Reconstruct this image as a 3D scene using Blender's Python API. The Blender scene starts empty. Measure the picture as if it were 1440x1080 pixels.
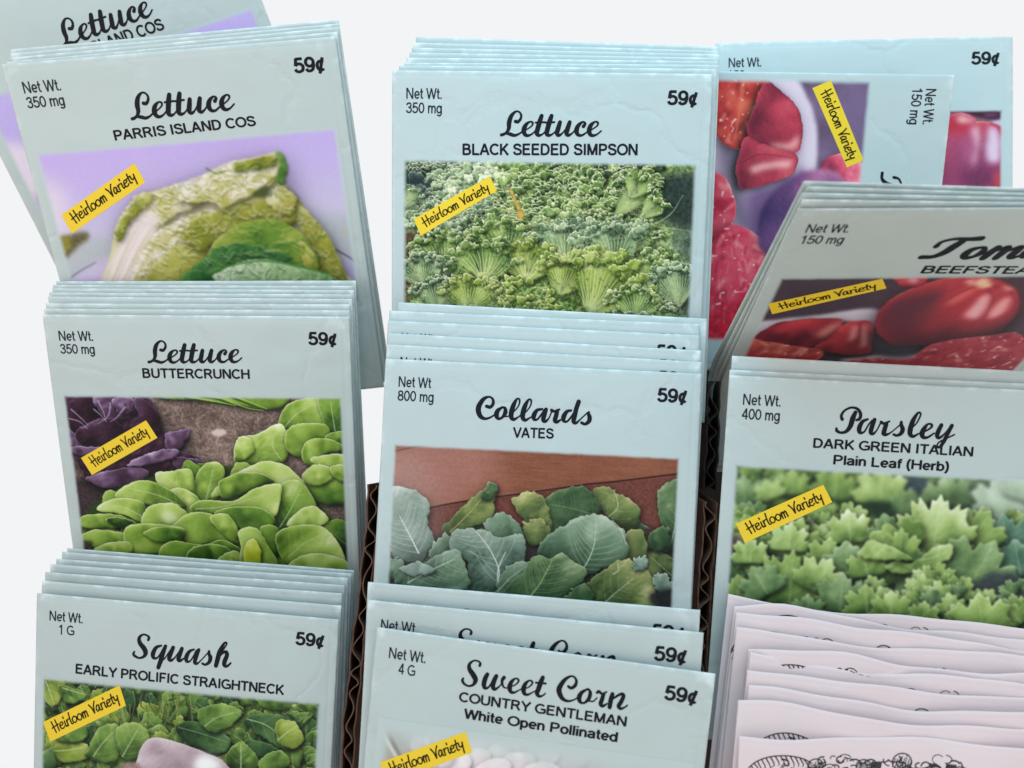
import bpy, math, json, random
import numpy as np
from mathutils import Matrix, Vector

# ------------------------------------------------------------------ set-up
S = bpy.context.scene
COL = S.collection
MM = 0.001
W0, H0 = 82.0, 94.0            # a seed packet, millimetres
FOC, CX, CY = 1300.0, 720.0, 540.0
PITCH = math.radians(30)        # camera looks down by this much
POSE = json.loads('''{"parris": {"R": [[0.99563, 0.07777, -0.05178], [-0.09147, 0.92433, -0.37046], [0.01905, 0.37358, 0.9274]], "t": [-129.218, -80.9, 234.094], "s": 1.03, "st": [[0.5621, -0.5303, -0.0065, 1.2367], [1.1895, -1.4195, -0.0085, 2.4774], [1.0385, -2.4463, -0.0063, 3.7147], [0.8278, -3.3825, -0.0059, 4.9595]]}, "rear": {"R": [[0.94739, 0.30285, -0.10365], [-0.32001, 0.88869, -0.32838], [-0.00734, 0.34427, 0.93884]], "t": [-159.715, -100.184, 254.132], "s": 1.06, "st": []}, "butter": {"R": [[0.99997, -0.00766, -0.00112], [0.00708, 0.96352, -0.26754], [0.00312, 0.26752, 0.96355]], "t": [-125.552, -18.603, 247.221], "s": 1.0, "st": [[-0.0697, -1.3243, -0.0017, 1.1392], [0.0466, -2.5554, -0.0042, 2.2799], [0.3329, -4.2552, 0.0012, 3.426], [0.1839, -5.1465, -0.0008, 4.5678], [0.5687, -6.1013, -0.0011, 5.7129], [0.2629, -6.781, -0.0047, 6.859], [0.7511, -7.5975, -0.0103, 8.0017]]}, "squash": {"R": [[0.99609, -0.06911, 0.05501], [0.07418, 0.9926, -0.0961], [-0.04796, 0.09981, 0.99385]], "t": [-127.333, 56.078, 247.943], "s": 1.0, "st": [[-0.0289, -2.6745, -0.0034, 2.3107], [-0.5177, -4.3316, -0.0147, 4.6144], [-0.4102, -5.8872, -0.0142, 6.915], [-0.0595, -6.7146, -0.0205, 9.2063], [0.3012, -8.1164, -0.0099, 11.5052], [0.4683, -8.512, -0.0079, 13.8147]]}, "black": {"R": [[0.9993, -0.01868, 0.03227], [0.02265, 0.99158, -0.12748], [-0.02962, 0.12813, 0.99132]], "t": [-31.447, -82.44, 242.832], "s": 1.02, "st": [[1.419, -1.6843, -0.0011, 2.2527], [2.4526, -2.8974, -0.0049, 4.5219], [2.75, -4.6761, -0.0002, 6.7937], [3.2446, -6.4802, 0.0047, 9.068], [3.5556, -8.3013, 0.0095, 11.3405], [3.6769, -10.1403, 0.0144, 13.6115], [4.0432, -12.1983, 0.0207, 15.8841]]}, "coll": {"R": [[0.99886, -0.04776, 0.00099], [0.04776, 0.99885, 0.00412], [-0.00119, -0.00406, 0.99999]], "t": [-32.749, -6.581, 239.577], "s": 1.0, "st": [[0.046, -3.7947, 0.0086, 1.0984], [0.0326, -6.8203, 0.0088, 2.1944], [-0.3395, -10.1374, 0.0003, 3.2875], [-0.2035, -12.8345, -0.0035, 4.3887], [1.8135, -15.2425, 0.0055, 5.494]]}, "corn": {"R": [[0.98908, -0.09896, 0.10924], [0.10575, 0.99269, -0.05822], [-0.10268, 0.06913, 0.99231]], "t": [-33.158, 59.603, 226.168], "s": 1.0, "st": [[-3.4163, -5.6455, -0.0357, 2.5979], [-4.4622, -9.302, -0.0469, 5.2077]]}, "parsley": {"R": [[0.99819, -0.04697, 0.03767], [0.05059, 0.99353, -0.10166], [-0.03265, 0.10338, 0.99411]], "t": [54.7, -2.214, 232.374], "s": 1.02, "st": [[0.2442, -1.2451, -0.0034, 1.5289], [0.9365, -4.7003, 0.003, 3.0627]]}, "tback": {"R": [[0.99579, -0.01064, 0.09103], [0.00935, 0.99985, 0.01452], [-0.09117, -0.01361, 0.99574]], "t": [60.478, -101.17, 274.486], "s": 1.03, "st": []}, "tside": {"R": [[-0.02098, -0.99867, 0.047], [0.97862, -0.03014, -0.20347], [0.20462, 0.04173, 0.97795]], "t": [121.491, -84.856, 253.749], "s": 1.03, "st": []}, "tfront": {"R": [[0.99828, -0.03918, -0.04352], [-0.01725, 0.51348, -0.85793], [0.05596, 0.85721, 0.51192]], "t": [61.577, -37.579, 199.215], "s": 1.06, "st": [[0.6923, -1.7847, 0.0249, 1.0071], [0.534, -2.7203, 0.0345, 2.0315], [1.6527, -3.5335, 0.0466, 3.0852], [0.9752, -4.1077, 0.0491, 4.1337]]}, "env": {"R": [[0.99926, -0.03824, -0.00281], [0.03823, 0.99926, -0.0038], [0.00296, 0.00369, 0.99999]], "t": [53.107, 82.246, 216.501], "s": 1.0, "st": [[0.2481, -6.7156, 0.0529, 1.7871], [3.0007, -10.2986, 0.071, 3.5831], [2.8653, -13.373, 0.0621, 5.3727], [3.8438, -16.7893, 0.0771, 7.1582], [3.7757, -17.7265, 0.0472, 8.9433], [1.1171, -21.9133, 0.0613, 10.7227], [1.3849, -25.6633, 0.0834, 12.5031], [1.1976, -26.967, 0.075, 14.2773], [0.1974, -28.6331, 0.0711, 16.0475]]}}''')

CAM_LOC = Vector((0, 0, 0.24))
CAM_ROT = Matrix.Rotation(math.radians(90) - PITCH, 4, 'X')
MCAM = Matrix.Translation(CAM_LOC) @ CAM_ROT
FLIP = np.diag([1.0, -1.0, -1.0])


def to_world(p):
    """camera frame (x right, y down, z forward, mm) -> world metres"""
    return MCAM @ Vector((p[0] * MM, -p[1] * MM, -p[2] * MM))


def packet_pose(key, k=0):
    """rotation, translation and size of packet k of a stack (k = 0 is the front one)"""
    d = POSE[key]
    R, t = np.array(d['R']), np.array(d['t'])
    if k:
        a, b, roll, dep = d['st'][k - 1]
        c, s = math.cos(roll), math.sin(roll)
        t = t + R[:, 0] * a + R[:, 1] * b + R[:, 2] * dep
        R = R @ np.array([[c, -s, 0], [s, c, 0], [0, 0, 1]])
    return R, t, d['s']


def world_matrix(R, t, s):
    base = R @ np.array([W0 * s / 2, H0 * s, 0]) + t
    ax = FLIP @ np.stack([R[:, 0], R[:, 2], -R[:, 1]], axis=1)
    o = FLIP @ base * MM
    m = Matrix([[*(ax[0] * s), o[0]], [*(ax[1] * s), o[1]], [*(ax[2] * s), o[2]], [0, 0, 0, 1]])
    return MCAM @ m


def uv_of(key, x, y, k=0):
    """where the sight line of picture point (x, y) meets the packet, in packet widths"""
    R, t, s = packet_pose(key, k)
    d = np.array([(x - CX) / FOC, (y - CY) / FOC, 1.0])
    lam = (R[:, 2] @ t) / (R[:, 2] @ d)
    q = R.T @ (d * lam - t)
    return q[0] / (W0 * s), q[1] / (W0 * s)


# ------------------------------------------------------------------ materials
def srgb(r, g, b):
    f = lambda c: (c / 255 / 12.92) if c / 255 <= .04045 else ((c / 255 + .055) / 1.055) ** 2.4
    return (f(r), f(g), f(b), 1.0)


def material(name, base, rough=.5, var=.03, scale=60., bump=.0, bump_scale=400., spec=.4, second=None, sheen=False):
    m = bpy.data.materials.new(name)
    m.use_nodes = True
    n, l = m.node_tree.nodes, m.node_tree.links
    p = n['Principled BSDF']
    p.inputs['Roughness'].default_value = rough
    p.inputs['Specular IOR Level'].default_value = spec
    tc = n.new('ShaderNodeTexCoord')
    nz = n.new('ShaderNodeTexNoise')
    nz.inputs['Scale'].default_value = scale
    nz.inputs['Detail'].default_value = 4
    l.new(tc.outputs['Object'], nz.inputs['Vector'])
    mx = n.new('ShaderNodeMix')
    mx.data_type = 'RGBA'
    b = base
    o = second or tuple(min(1, c * (1 - var * 2)) for c in b[:3]) + (1,)
    mx.inputs['A'].default_value = b
    mx.inputs['B'].default_value = o
    l.new(nz.outputs['Fac'], mx.inputs['Factor'])
    l.new(mx.outputs['Result'], p.inputs['Base Color'])
    if bump:
        n2 = n.new('ShaderNodeTexNoise')
        n2.inputs['Scale'].default_value = bump_scale
        n2.inputs['Detail'].default_value = 5
        l.new(tc.outputs['Object'], n2.inputs['Vector'])
        bp = n.new('ShaderNodeBump')
        bp.inputs['Strength'].default_value = bump
        bp.inputs['Distance'].default_value = .0006
        l.new(n2.outputs['Fac'], bp.inputs['Height'])
        l.new(bp.outputs['Normal'], p.inputs['Normal'])
        if sheen:
            oi = n.new('ShaderNodeObjectInfo')
            vm = n.new('ShaderNodeVectorMath')
            vm.operation = 'MULTIPLY_ADD'
            vm.inputs[1].default_value = (3.1, 5.7, 4.3)
            l.new(oi.outputs['Random'], vm.inputs[0])
            l.new(tc.outputs['Object'], vm.inputs[2])
            for q in (nz, n2):
                l.new(vm.outputs[0], q.inputs['Vector'])
            # white core showing along rubbed folds and corners
            at = n.new('ShaderNodeAttribute')
            at.attribute_name = 'wear'
            wn_ = n.new('ShaderNodeTexNoise')
            wn_.inputs['Scale'].default_value = 260
            wn_.inputs['Detail'].default_value = 3
            l.new(vm.outputs[0], wn_.inputs['Vector'])
            th = n.new('ShaderNodeMapRange')
            th.inputs['From Min'].default_value, th.inputs['From Max'].default_value = .48, .66
            l.new(wn_.outputs['Fac'], th.inputs['Value'])
            mu = n.new('ShaderNodeMath')
            mu.operation = 'MULTIPLY'
            l.new(th.outputs['Result'], mu.inputs[0])
            l.new(at.outputs['Fac'], mu.inputs[1])
            m2 = n.new('ShaderNodeMix')
            m2.data_type = 'RGBA'
            l.new(mx.outputs['Result'], m2.inputs['A'])
            m2.inputs['B'].default_value = (.80, .82, .80, 1)
            l.new(mu.outputs[0], m2.inputs['Factor'])
            l.new(m2.outputs['Result'], p.inputs['Base Color'])
            # soft creases
            vd = n.new('ShaderNodeVectorMath')
            vd.operation = 'MULTIPLY_ADD'
            l.new(n2.outputs['Color'], vd.inputs[0])
            vd.inputs[1].default_value = (.02, .02, .02)
            l.new(vm.outputs[0], vd.inputs[2])
            vo = n.new('ShaderNodeTexVoronoi')
            vo.feature = 'DISTANCE_TO_EDGE'
            vo.inputs['Scale'].default_value = 21
            l.new(vd.outputs[0], vo.inputs['Vector'])
            cm = n.new('ShaderNodeMapRange')
            cm.inputs['From Max'].default_value = .035
            l.new(vo.outputs['Distance'], cm.inputs['Value'])
            bc = n.new('ShaderNodeBump')
            bc.inputs['Strength'].default_value = .22
            bc.inputs['Distance'].default_value = .0005
            l.new(cm.outputs['Result'], bc.inputs['Height'])
        if sheen:                       # handling creases, and patches rubbed duller or shinier
            wv = n.new('ShaderNodeTexNoise')
            wv.inputs['Scale'].default_value = 22
            wv.inputs['Detail'].default_value = 2
            wv.inputs['Distortion'].default_value = 1.2
            l.new(vm.outputs[0], wv.inputs['Vector'])
            b2 = n.new('ShaderNodeBump')
            b2.inputs['Strength'].default_value = .55
            b2.inputs['Distance'].default_value = .002
            l.new(wv.outputs['Fac'], b2.inputs['Height'])
            l.new(bc.outputs['Normal'], b2.inputs['Normal'])
            l.new(b2.outputs['Normal'], bp.inputs['Normal'])
            mr = n.new('ShaderNodeMapRange')
            mr.inputs['From Min'].default_value, mr.inputs['From Max'].default_value = .35, .65
            mr.inputs['To Min'].default_value, mr.inputs['To Max'].default_value = .3, .6
            l.new(nz.outputs['Fac'], mr.inputs['Value'])
            l.new(mr.outputs['Result'], p.inputs['Roughness'])
    return m


def print_material(name):
    m = bpy.data.materials.new(name)
    m.use_nodes = True
    n, l = m.node_tree.nodes, m.node_tree.links
    p = n['Principled BSDF']
    p.inputs['Roughness'].default_value = .45
    p.inputs['Specular IOR Level'].default_value = .18
    a = n.new('ShaderNodeAttribute')
    a.attribute_name = 'ink'
    l.new(a.outputs['Color'], p.inputs['Base Color'])
    tc = n.new('ShaderNodeTexCoord')
    n2 = n.new('ShaderNodeTexNoise')
    n2.inputs['Scale'].default_value = 120
    n2.inputs['Detail'].default_value = 4
    l.new(tc.outputs['Object'], n2.inputs['Vector'])
    bp = n.new('ShaderNodeBump')
    bp.inputs['Strength'].default_value = .25
    bp.inputs['Distance'].default_value = .0005
    l.new(n2.outputs['Fac'], bp.inputs['Height'])
    l.new(bp.outputs['Normal'], p.inputs['Normal'])
    return m


M_PAPER = material('pale_aqua_paper', (0.55, 0.60, 0.57, 1), .42, .05, 38, .5, 70, spec=.5, sheen=True)
M_EDGE = material('cut_paper_edge', srgb(226, 228, 216), .7, .12, 500)
M_INK = material('black_ink', srgb(24, 24, 32), .5, .05, 200, spec=.15)
M_INK_SOFT = material('grey_black_ink', srgb(36, 40, 50), .5, .05, 200, spec=.15)
M_YELLOW = material('yellow_print', srgb(250, 208, 42), .5, .05, 90)
M_BANNER_INK = material('dark_brown_ink', srgb(44, 34, 14), .5, .05, 200, spec=.15)
M_PINK = material('pinkish_white_paper', (.84, .67, .66, 1), .7, .05, 50, .9, 60, spec=.25)
M_PINK_EDGE = material('pinkish_paper_edge', srgb(206, 198, 202), .8, .1, 300)
M_ETCH = material('etched_black_ink', srgb(52, 50, 52), .7, .2, 900)
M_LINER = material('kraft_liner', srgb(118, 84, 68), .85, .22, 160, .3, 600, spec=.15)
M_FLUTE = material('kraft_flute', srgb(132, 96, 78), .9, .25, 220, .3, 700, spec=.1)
M_BOARD = material('shade_toned_board', srgb(74, 60, 54), .9, .2, 120, .3, 600, spec=.1)  # kraft colour darkened to stand in for deep shade in the gaps
M_PRINT = print_material('printed_photo')


# ------------------------------------------------------------------ mesh helpers
def mesh_obj(name, verts, faces, mats, parent=None, fmat=None, smooth=False):
    me = bpy.data.meshes.new(name)
    me.from_pydata([tuple(c * MM for c in v) for v in verts], [], faces)
    for m in (mats if isinstance(mats, (list, tuple)) else [mats]):
        me.materials.append(m)
    if fmat is not None:
        me.polygons.foreach_set('material_index', fmat)
    if smooth:
        me.polygons.foreach_set('use_smooth', [True] * len(me.polygons))
    me.update()
    o = bpy.data.objects.new(name, me)
    COL.objects.link(o)
    if parent is not None:
        o.parent = parent
    return o


def tag(o, label=None, cat=None, group=None, kind=None):
    if label: o['label'] = label
    if cat: o['category'] = cat
    if group: o['group'] = group
    if kind: o['kind'] = kind
    return o


class Paper:
    """shape of one packet: gentle sag and puff, and an optional bend low down"""
    def __init__(self, seed=0, bulge=.35, warp=.12, bend=None, wave=0., curl=.0):
        r = random.Random(seed)
        self.bulge, self.warp, self.bend, self.wave, self.curl = bulge, warp, bend, wave, curl
        self.ph = [r.uniform(0, 6.28) for _ in range(8)]
        self.am = [r.uniform(-1, 1) for _ in range(8)]

    def mid(self, u, v):
        p, a = self.ph, self.am
        w = self.warp * (a[0] * np.sin(3.1 * u + p[0]) + a[1] * np.sin(4.2 * v + p[1]) + .5 * a[2] * np.sin(5 * u + 4 * v + p[2]))
        if self.wave:
            w = w + self.wave * (np.sin(5.2 * u + p[3]) + .6 * np.sin(9.3 * u + p[4]) + .3 * np.sin(19 * u + 5 * v + p[5])) * np.exp(-v * 3.0)
        # corners bend a touch backwards or forwards
        w = w + self.curl * (a[3] * np.exp(-((u) ** 2 + v ** 2) / .02) + a[4] * np.exp(-((1 - u) ** 2 + v ** 2) / .02))
        return w

    def front(self, u, v):
        e = np.clip(4 * u * (1 - u), 0, 1) ** .7
        puff = self.bulge * e * (.35 + .65 * np.clip(v / .9, 0, 1))
        lip = .22 * np.exp(-np.maximum(v, 0) * W0 / .7)
        side = .12 * (np.exp(-u * W0 / .8) + np.exp(-(1 - u) * W0 / .8))
        seam = .10 * np.exp(-((u - .977) / .004) ** 2) + .05 * np.exp(-((v - .016) / .004) ** 2)
        return self.mid(u, v) - .16 - puff + lip + side + seam

    def back(self, u, v):
        return self.mid(u, v) + .2

    def dv(self, u, v):
        """small unevenness of the top edge, in widths"""
        if not self.wave:
            return 0 * u
        return .013 * self.wave * (np.sin(6 * u + self.ph[5]) + .6 * np.sin(11 * u + self.ph[6]) + .3 * np.sin(23 * u + self.ph[7])) * np.exp(-v * 8)

    def place(self, u, v, y):
        u, v, y = np.asarray(u, float), np.asarray(v, float), np.asarray(y, float)
        v = v + self.dv(u, v)
        x = (u - .5) * W0
        z = H0 - v * W0
        if self.bend:
            v0, ang, rad = self.bend
            d = np.maximum(v - v0, 0) * W0
            th = np.minimum(d / rad, ang)
            arc_z, arc_y = rad * np.sin(th), -rad * (1 - np.cos(th))
            rest = d - rad * th
            z = np.where(d > 0, (H0 - v0 * W0) - arc_z - rest * np.cos(th) , z)
            y = y * np.cos(th) + np.where(d > 0, arc_y - rest * np.sin(th), 0)
        return np.stack([x, y, z], -1)

    def on_front(self, u, v, off):
        u, v = np.asarray(u, float), np.asarray(v, float)
        return self.place(u, v, self.front(u, v) - off)


HV = H0 / W0


def envelope(name, paper, mats, wscale=1.0):
    us = np.concatenate([[0, .006, .014], np.linspace(.03, .955, 23), [.966, .970, .974, .977, .980, .984, .990, .995, 1]])
    vs = np.concatenate([[0, .004, .008, .012, .016, .020, .025], np.linspace(.04, HV - .02, 30), [HV - .008, HV]])
    nu, nv = len(us), len(vs)
    U, V = np.meshgrid(us, vs)
    f = paper.place(U, V, paper.front(U, V)).reshape(-1, 3)
    b = paper.place(U, V, paper.back(U, V)).reshape(-1, 3)
    verts = np.concatenate([f, b]).tolist()
    n = nu * nv
    faces, fm = [], []
    for j in range(nv - 1):
        for i in range(nu - 1):
            a = j * nu + i
            faces.append((a, a + nu, a + nu + 1, a + 1)); fm.append(0)
            faces.append((n + a, n + a + 1, n + a + nu + 1, n + a + nu)); fm.append(0)
    for i in range(nu - 1):
        faces.append((i, i + 1, n + i + 1, n + i)); fm.append(0)
        a = (nv - 1) * nu + i
        faces.append((a, n + a, n + a + 1, a + 1)); fm.append(1)
    for j in range(nv - 1):
        a = j * nu
        faces.append((a, n + a, n + a + nu, a + nu)); fm.append(1)
        a = j * nu + nu - 1
        faces.append((a, a + nu, n + a + nu, n + a)); fm.append(1)
    o = mesh_obj(name, verts, faces, mats, None, fm, True)
    top = .8 * np.exp(-V * W0 / .45)
    sid = .8 * np.exp(-np.minimum(U, 1 - U) * W0 / .5) * np.exp(-V * 2.0)
    cor = np.exp(-((U * W0) ** 2 + (V * W0) ** 2) / 6) + np.exp(-(((1 - U) * W0) ** 2 + (V * W0) ** 2) / 14)
    wear = np.clip(np.maximum(np.maximum(top, sid), cor), 0, 1)
    at = o.data.attributes.new('wear', 'FLOAT', 'POINT')
    at.data.foreach_set('value', np.concatenate([wear.ravel(), wear.ravel()]).astype(np.float32))
    return o


# ------------------------------------------------------------------ lettering
def spline(pts, n=7):
    p = np.array(pts, float)
    if len(p) < 3:
        t = np.linspace(0, 1, n)[:, None]
        return p[0] + (p[-1] - p[0]) * t
    q = np.concatenate([[2 * p[0] - p[1]], p, [2 * p[-1] - p[-2]]])
    t = np.linspace(0, 1, n, endpoint=False)[None, :, None]
    a, b, c, d = (q[i:len(q) - 3 + i, None, :] for i in range(4))
    out = .5 * (2 * b + (c - a) * t + (2 * a - 5 * b + 4 * c - d) * t * t + (3 * b - a - 3 * c + d) * t ** 3)
    return np.concatenate([out.reshape(-1, p.shape[1]), p[-1:]])


def ribbon(stroke, n=7, caps=True):
    """pen stroke [(x, y, width), ...] -> 2D verts, faces"""
    s = spline(stroke, n)
    c, w = s[:, :2], np.maximum(s[:, 2], 1e-6) / 2
    d = np.gradient(c, axis=0)
    d /= np.maximum(np.hypot(d[:, 0], d[:, 1]), 1e-9)[:, None]
    nrm = np.stack([-d[:, 1], d[:, 0]], 1)
    L, R = c + nrm * w[:, None], c - nrm * w[:, None]
    m = len(c)
    verts = np.concatenate([L, R]).tolist()
    faces = [(i, i + 1, m + i + 1, m + i) for i in range(m - 1)]
    for e, sg in (((0, -1), (m - 1, 1)) if caps else ()):          # round ends
        base = len(verts)
        a0 = math.atan2(nrm[e][1], nrm[e][0])
        ring = []
        for k in range(1, 6):
            a = a0 - sg * math.pi * k / 6
            verts.append([c[e][0] + w[e] * math.cos(a), c[e][1] + w[e] * math.sin(a)])
            ring.append(base + k - 1)
        faces.append(tuple([e] + ring + [m + e]))
    return np.array(verts), faces


def _E(cx, cy, rx, ry, a0=0, a1=360, n=18):
    return [(cx + rx * math.cos(math.radians(a0 + (a1 - a0) * i / n)), cy + ry * math.sin(math.radians(a0 + (a1 - a0) * i / n))) for i in range(n + 1)]


def _st(x, a=0., b=1.):
    return [(x, a), (x, b)]


# plain sans letters drawn with a flat-ended pen: strokes, advance (capitals are 1 high)
SANS = {
 'A': ([[(.05,0),(.40,1)], [(.75,0),(.40,1)], [(.2,.33),(.6,.33)]], .84),
 'B': ([_st(.12), [(.12,.92),(.30,.925),(.46,.91),(.59,.84),(.60,.66),(.48,.56),(.30,.54),(.12,.54)], [(.12,.54),(.34,.54),(.54,.51),(.66,.40),(.66,.20),(.54,.095),(.34,.075),(.12,.075)]], .82),
 'C': ([_E(.45,.5,.37,.425,42,318)], .84),
 'D': ([_st(.12), [(.12,.925),(.30,.925),(.48,.90),(.63,.79),(.71,.62),(.715,.44),(.65,.23),(.50,.10),(.30,.075),(.12,.075)]], .86),
 'E': ([_st(.12), [(.12,.925),(.68,.925)], [(.12,.53),(.63,.53)], [(.12,.075),(.70,.075)]], .77),
 'F': ([_st(.12), [(.12,.925),(.66,.925)], [(.12,.50),(.58,.50)]], .70),
 'G': ([_E(.46,.5,.38,.425,45,300), [(.82,.49),(.82,.17),(.66,.10)], [(.48,.46),(.89,.46)]], .93),
 'H': ([_st(.12), _st(.73), [(.12,.53),(.73,.53)]], .86),
 'I': ([_st(.16)], .33),
 'K': ([_st(.12), [(.70,1),(.14,.36)], [(.31,.56),(.74,0)]], .80),
 'L': ([_st(.12), [(.12,.075),(.64,.075)]], .69),
 'M': ([_st(.12), _st(.82), [(.13,1),(.47,.03)], [(.81,1),(.47,.03)]], .98),
 'N': ([_st(.12), _st(.73), [(.13,.99),(.72,.01)]], .87),
 'O': ([_E(.47,.5,.39,.425)], .94),
 'P': ([_st(.12), [(.12,.925),(.32,.925),(.50,.91),(.63,.82),(.65,.66),(.58,.52),(.42,.46),(.28,.455),(.12,.455)]], .78),
 'R': ([_st(.12), [(.12,.925),(.34,.925),(.52,.91),(.65,.82),(.66,.68),(.58,.55),(.42,.50),(.28,.495),(.12,.495)], [(.38,.50),(.50,.43),(.60,.28),(.76,0)]], .85),
 'S': ([[(.66,.72),(.58,.86),(.40,.925),(.20,.88),(.115,.74),(.20,.60),(.40,.53),(.60,.45),(.69,.29),(.61,.13),(.40,.075),(.19,.12),(.09,.30)]], .79),
 'T': ([_st(.38), [(.02,.925),(.74,.925)]], .76),
 'U': ([[(.12,1),(.12,.7),(.12,.38),(.19,.15),(.42,.075),(.65,.15),(.72,.38),(.72,.7),(.72,1)]], .85),
 'V': ([[(.05,1),(.40,.0)], [(.75,1),(.40,.0)]], .8),
 'W': ([[(.05,1),(.29,.0)], [(.54,.98),(.29,.0)], [(.54,.98),(.79,.0)], [(1.03,1),(.79,.0)]], 1.08),
 'Y': ([[(.05,1),(.40,.45)], [(.75,1),(.40,.45)], [(.40,.50),(.40,0)]], .8),
 'a': ([[(.09,.54),(.17,.64),(.31,.67),(.45,.62),(.50,.50),(.50,.3),(.51,.0)], [(.50,.42),(.30,.38),(.13,.31),(.09,.18),(.17,.085),(.32,.075),(.45,.15),(.50,.3)]], .62),
 'b': ([_st(.11), _E(.33,.365,.215,.30)], .64),
 'd': ([_E(.31,.365,.215,.30), _st(.54)], .66),
 'e': ([[(.10,.36),(.545,.36)], _E(.32,.365,.225,.30,0,318)], .62),
 'f': ([[(.17,0),(.17,.4),(.17,.76),(.22,.89),(.38,.925)], [(.02,.655),(.36,.655)]], .34),
 'g': ([_E(.31,.365,.215,.30), [(.54,.73),(.54,.3),(.54,.0),(.46,-.16),(.28,-.20),(.11,-.12)]], .65),
 'h': ([_st(.11), [(.11,.42),(.19,.6),(.33,.665),(.46,.60),(.505,.45),(.505,.2),(.505,0)]], .62),
 'i': ([_st(.12, 0, .73), _st(.12, .86, 1)], .24),
 'l': ([_st(.12)], .24),
 'm': ([_st(.11, 0, .73), [(.11,.42),(.18,.6),(.30,.665),(.41,.60),(.45,.45),(.45,.2),(.45,0)], [(.45,.42),(.52,.6),(.64,.665),(.75,.60),(.79,.45),(.79,.2),(.79,0)]], .9),
 'n': ([_st(.11, 0, .73), [(.11,.42),(.19,.6),(.33,.665),(.46,.60),(.505,.45),(.505,.2),(.505,0)]], .62),
 'o': ([_E(.32,.365,.235,.30)], .64),
 'p': ([_st(.11, -.27, .73), _E(.33,.365,.215,.30)], .64),
 'r': ([_st(.11, 0, .73), [(.11,.42),(.17,.58),(.27,.65),(.39,.645)]], .40),
 't': ([[(.17,.95),(.17,.5),(.17,.20),(.22,.09),(.35,.075)], [(.02,.655),(.34,.655)]], .36),
 '0': ([_E(.33,.5,.245,.425)], .66),
 '1': ([_st(.38), [(.36,.96),(.28,.83),(.12,.74)]], .66),
 '3': ([[(.09,.74),(.17,.87),(.33,.925),(.49,.87),(.53,.73),(.46,.59),(.27,.535)], [(.27,.535),(.48,.48),(.57,.31),(.49,.13),(.32,.075),(.15,.12),(.07,.27)]], .66),
 '4': ([_st(.45), [(.44,.99),(.05,.28)], [(.02,.29),(.62,.29)]], .66),
 '5': ([[(.16,.925),(.57,.925)], [(.19,.97),(.11,.46)], [(.11,.47),(.22,.58),(.36,.60),(.52,.51),(.57,.34),(.50,.15),(.32,.075),(.15,.12),(.07,.26)]], .66),
 '8': ([_E(.33,.735,.205,.19), _E(.33,.30,.245,.225)], .66),
 '9': ([_E(.32,.655,.235,.27), [(.555,.655),(.55,.42),(.47,.17),(.30,.075),(.15,.11),(.09,.24)]], .66),
 '¢': ([_E(.31,.365,.215,.30,42,318), [(.47,.90),(.20,-.16)]], .60),
 '.': ([_st(.13, 0, .16)], .28),
 '(': ([[(.30,1.03),(.17,.78),(.12,.42),(.17,.05),(.30,-.22)]], .36),
 ')': ([[(.05,1.03),(.18,.78),(.23,.42),(.18,.05),(.05,-.22)]], .36),
 ' ': ([], .33),
}
_cache = {}


def text_shape(body, weight):
    """a line of type as (verts, faces, lift): x from 0 to 1, capitals 1 high"""
    k = (body, weight)
    if k in _cache:
        return _cache[k]
    x, V, F, Z, n = 0., [], [], [], 0
    for ch in body:
        st, adv = SANS[ch]
        for i, s in enumerate(st):
            v, f = ribbon([(x + a, b, weight) for a, b in s], 4, False)
            V.append(v)
            F += [tuple(q + n for q in g) for g in f]
            Z += [i * .002] * len(v)
            n += len(v)
        x += adv + max(0, weight - .15) * .35
    v = np.concatenate(V)
    x0, x1 = v[:, 0].min(), v[:, 0].max()
    v = np.stack([(v[:, 0] - x0) / (x1 - x0), v[:, 1]], 1)
    _cache[k] = (v, F, np.array(Z))
    return _cache[k]


def lay_text(body, weight, left, right, cap):
    """type from baseline point left to right (packet widths), returns uv verts, faces, lift"""
    v, fa, z = text_shape(body, weight)
    l, r = np.array(left), np.array(right)
    d = r - l
    up = np.array([d[1], -d[0]]) / np.hypot(*d)
    return l + v[:, :1] * d + v[:, 1:] * cap * up, fa, z


def strokes_mesh(strokes, mapper, n=7):
    V, F, Z = [], [], []
    for i, s in enumerate(strokes):
        v, f = ribbon(s, n)
        o = sum(len(a) for a in V)
        V.append(mapper(v))
        Z += [i * .0015] * len(v)
        F += [tuple(a + o for a in g) for g in f]
    return np.concatenate(V), F, np.array(Z)


def print_on(paper, name, uv, faces, mat, parent, off, z=None):
    v = paper.on_front(uv[:, 0], uv[:, 1], off + (0 if z is None else z))
    # outward is -y: keep the winding facing the viewer
    return mesh_obj(name, v.tolist(), faces, mat, parent)


TITLES = {}
def title(word, key, x0, y0, sc, strokes):
    TITLES[word] = (key, x0, y0, sc, strokes)

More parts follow.
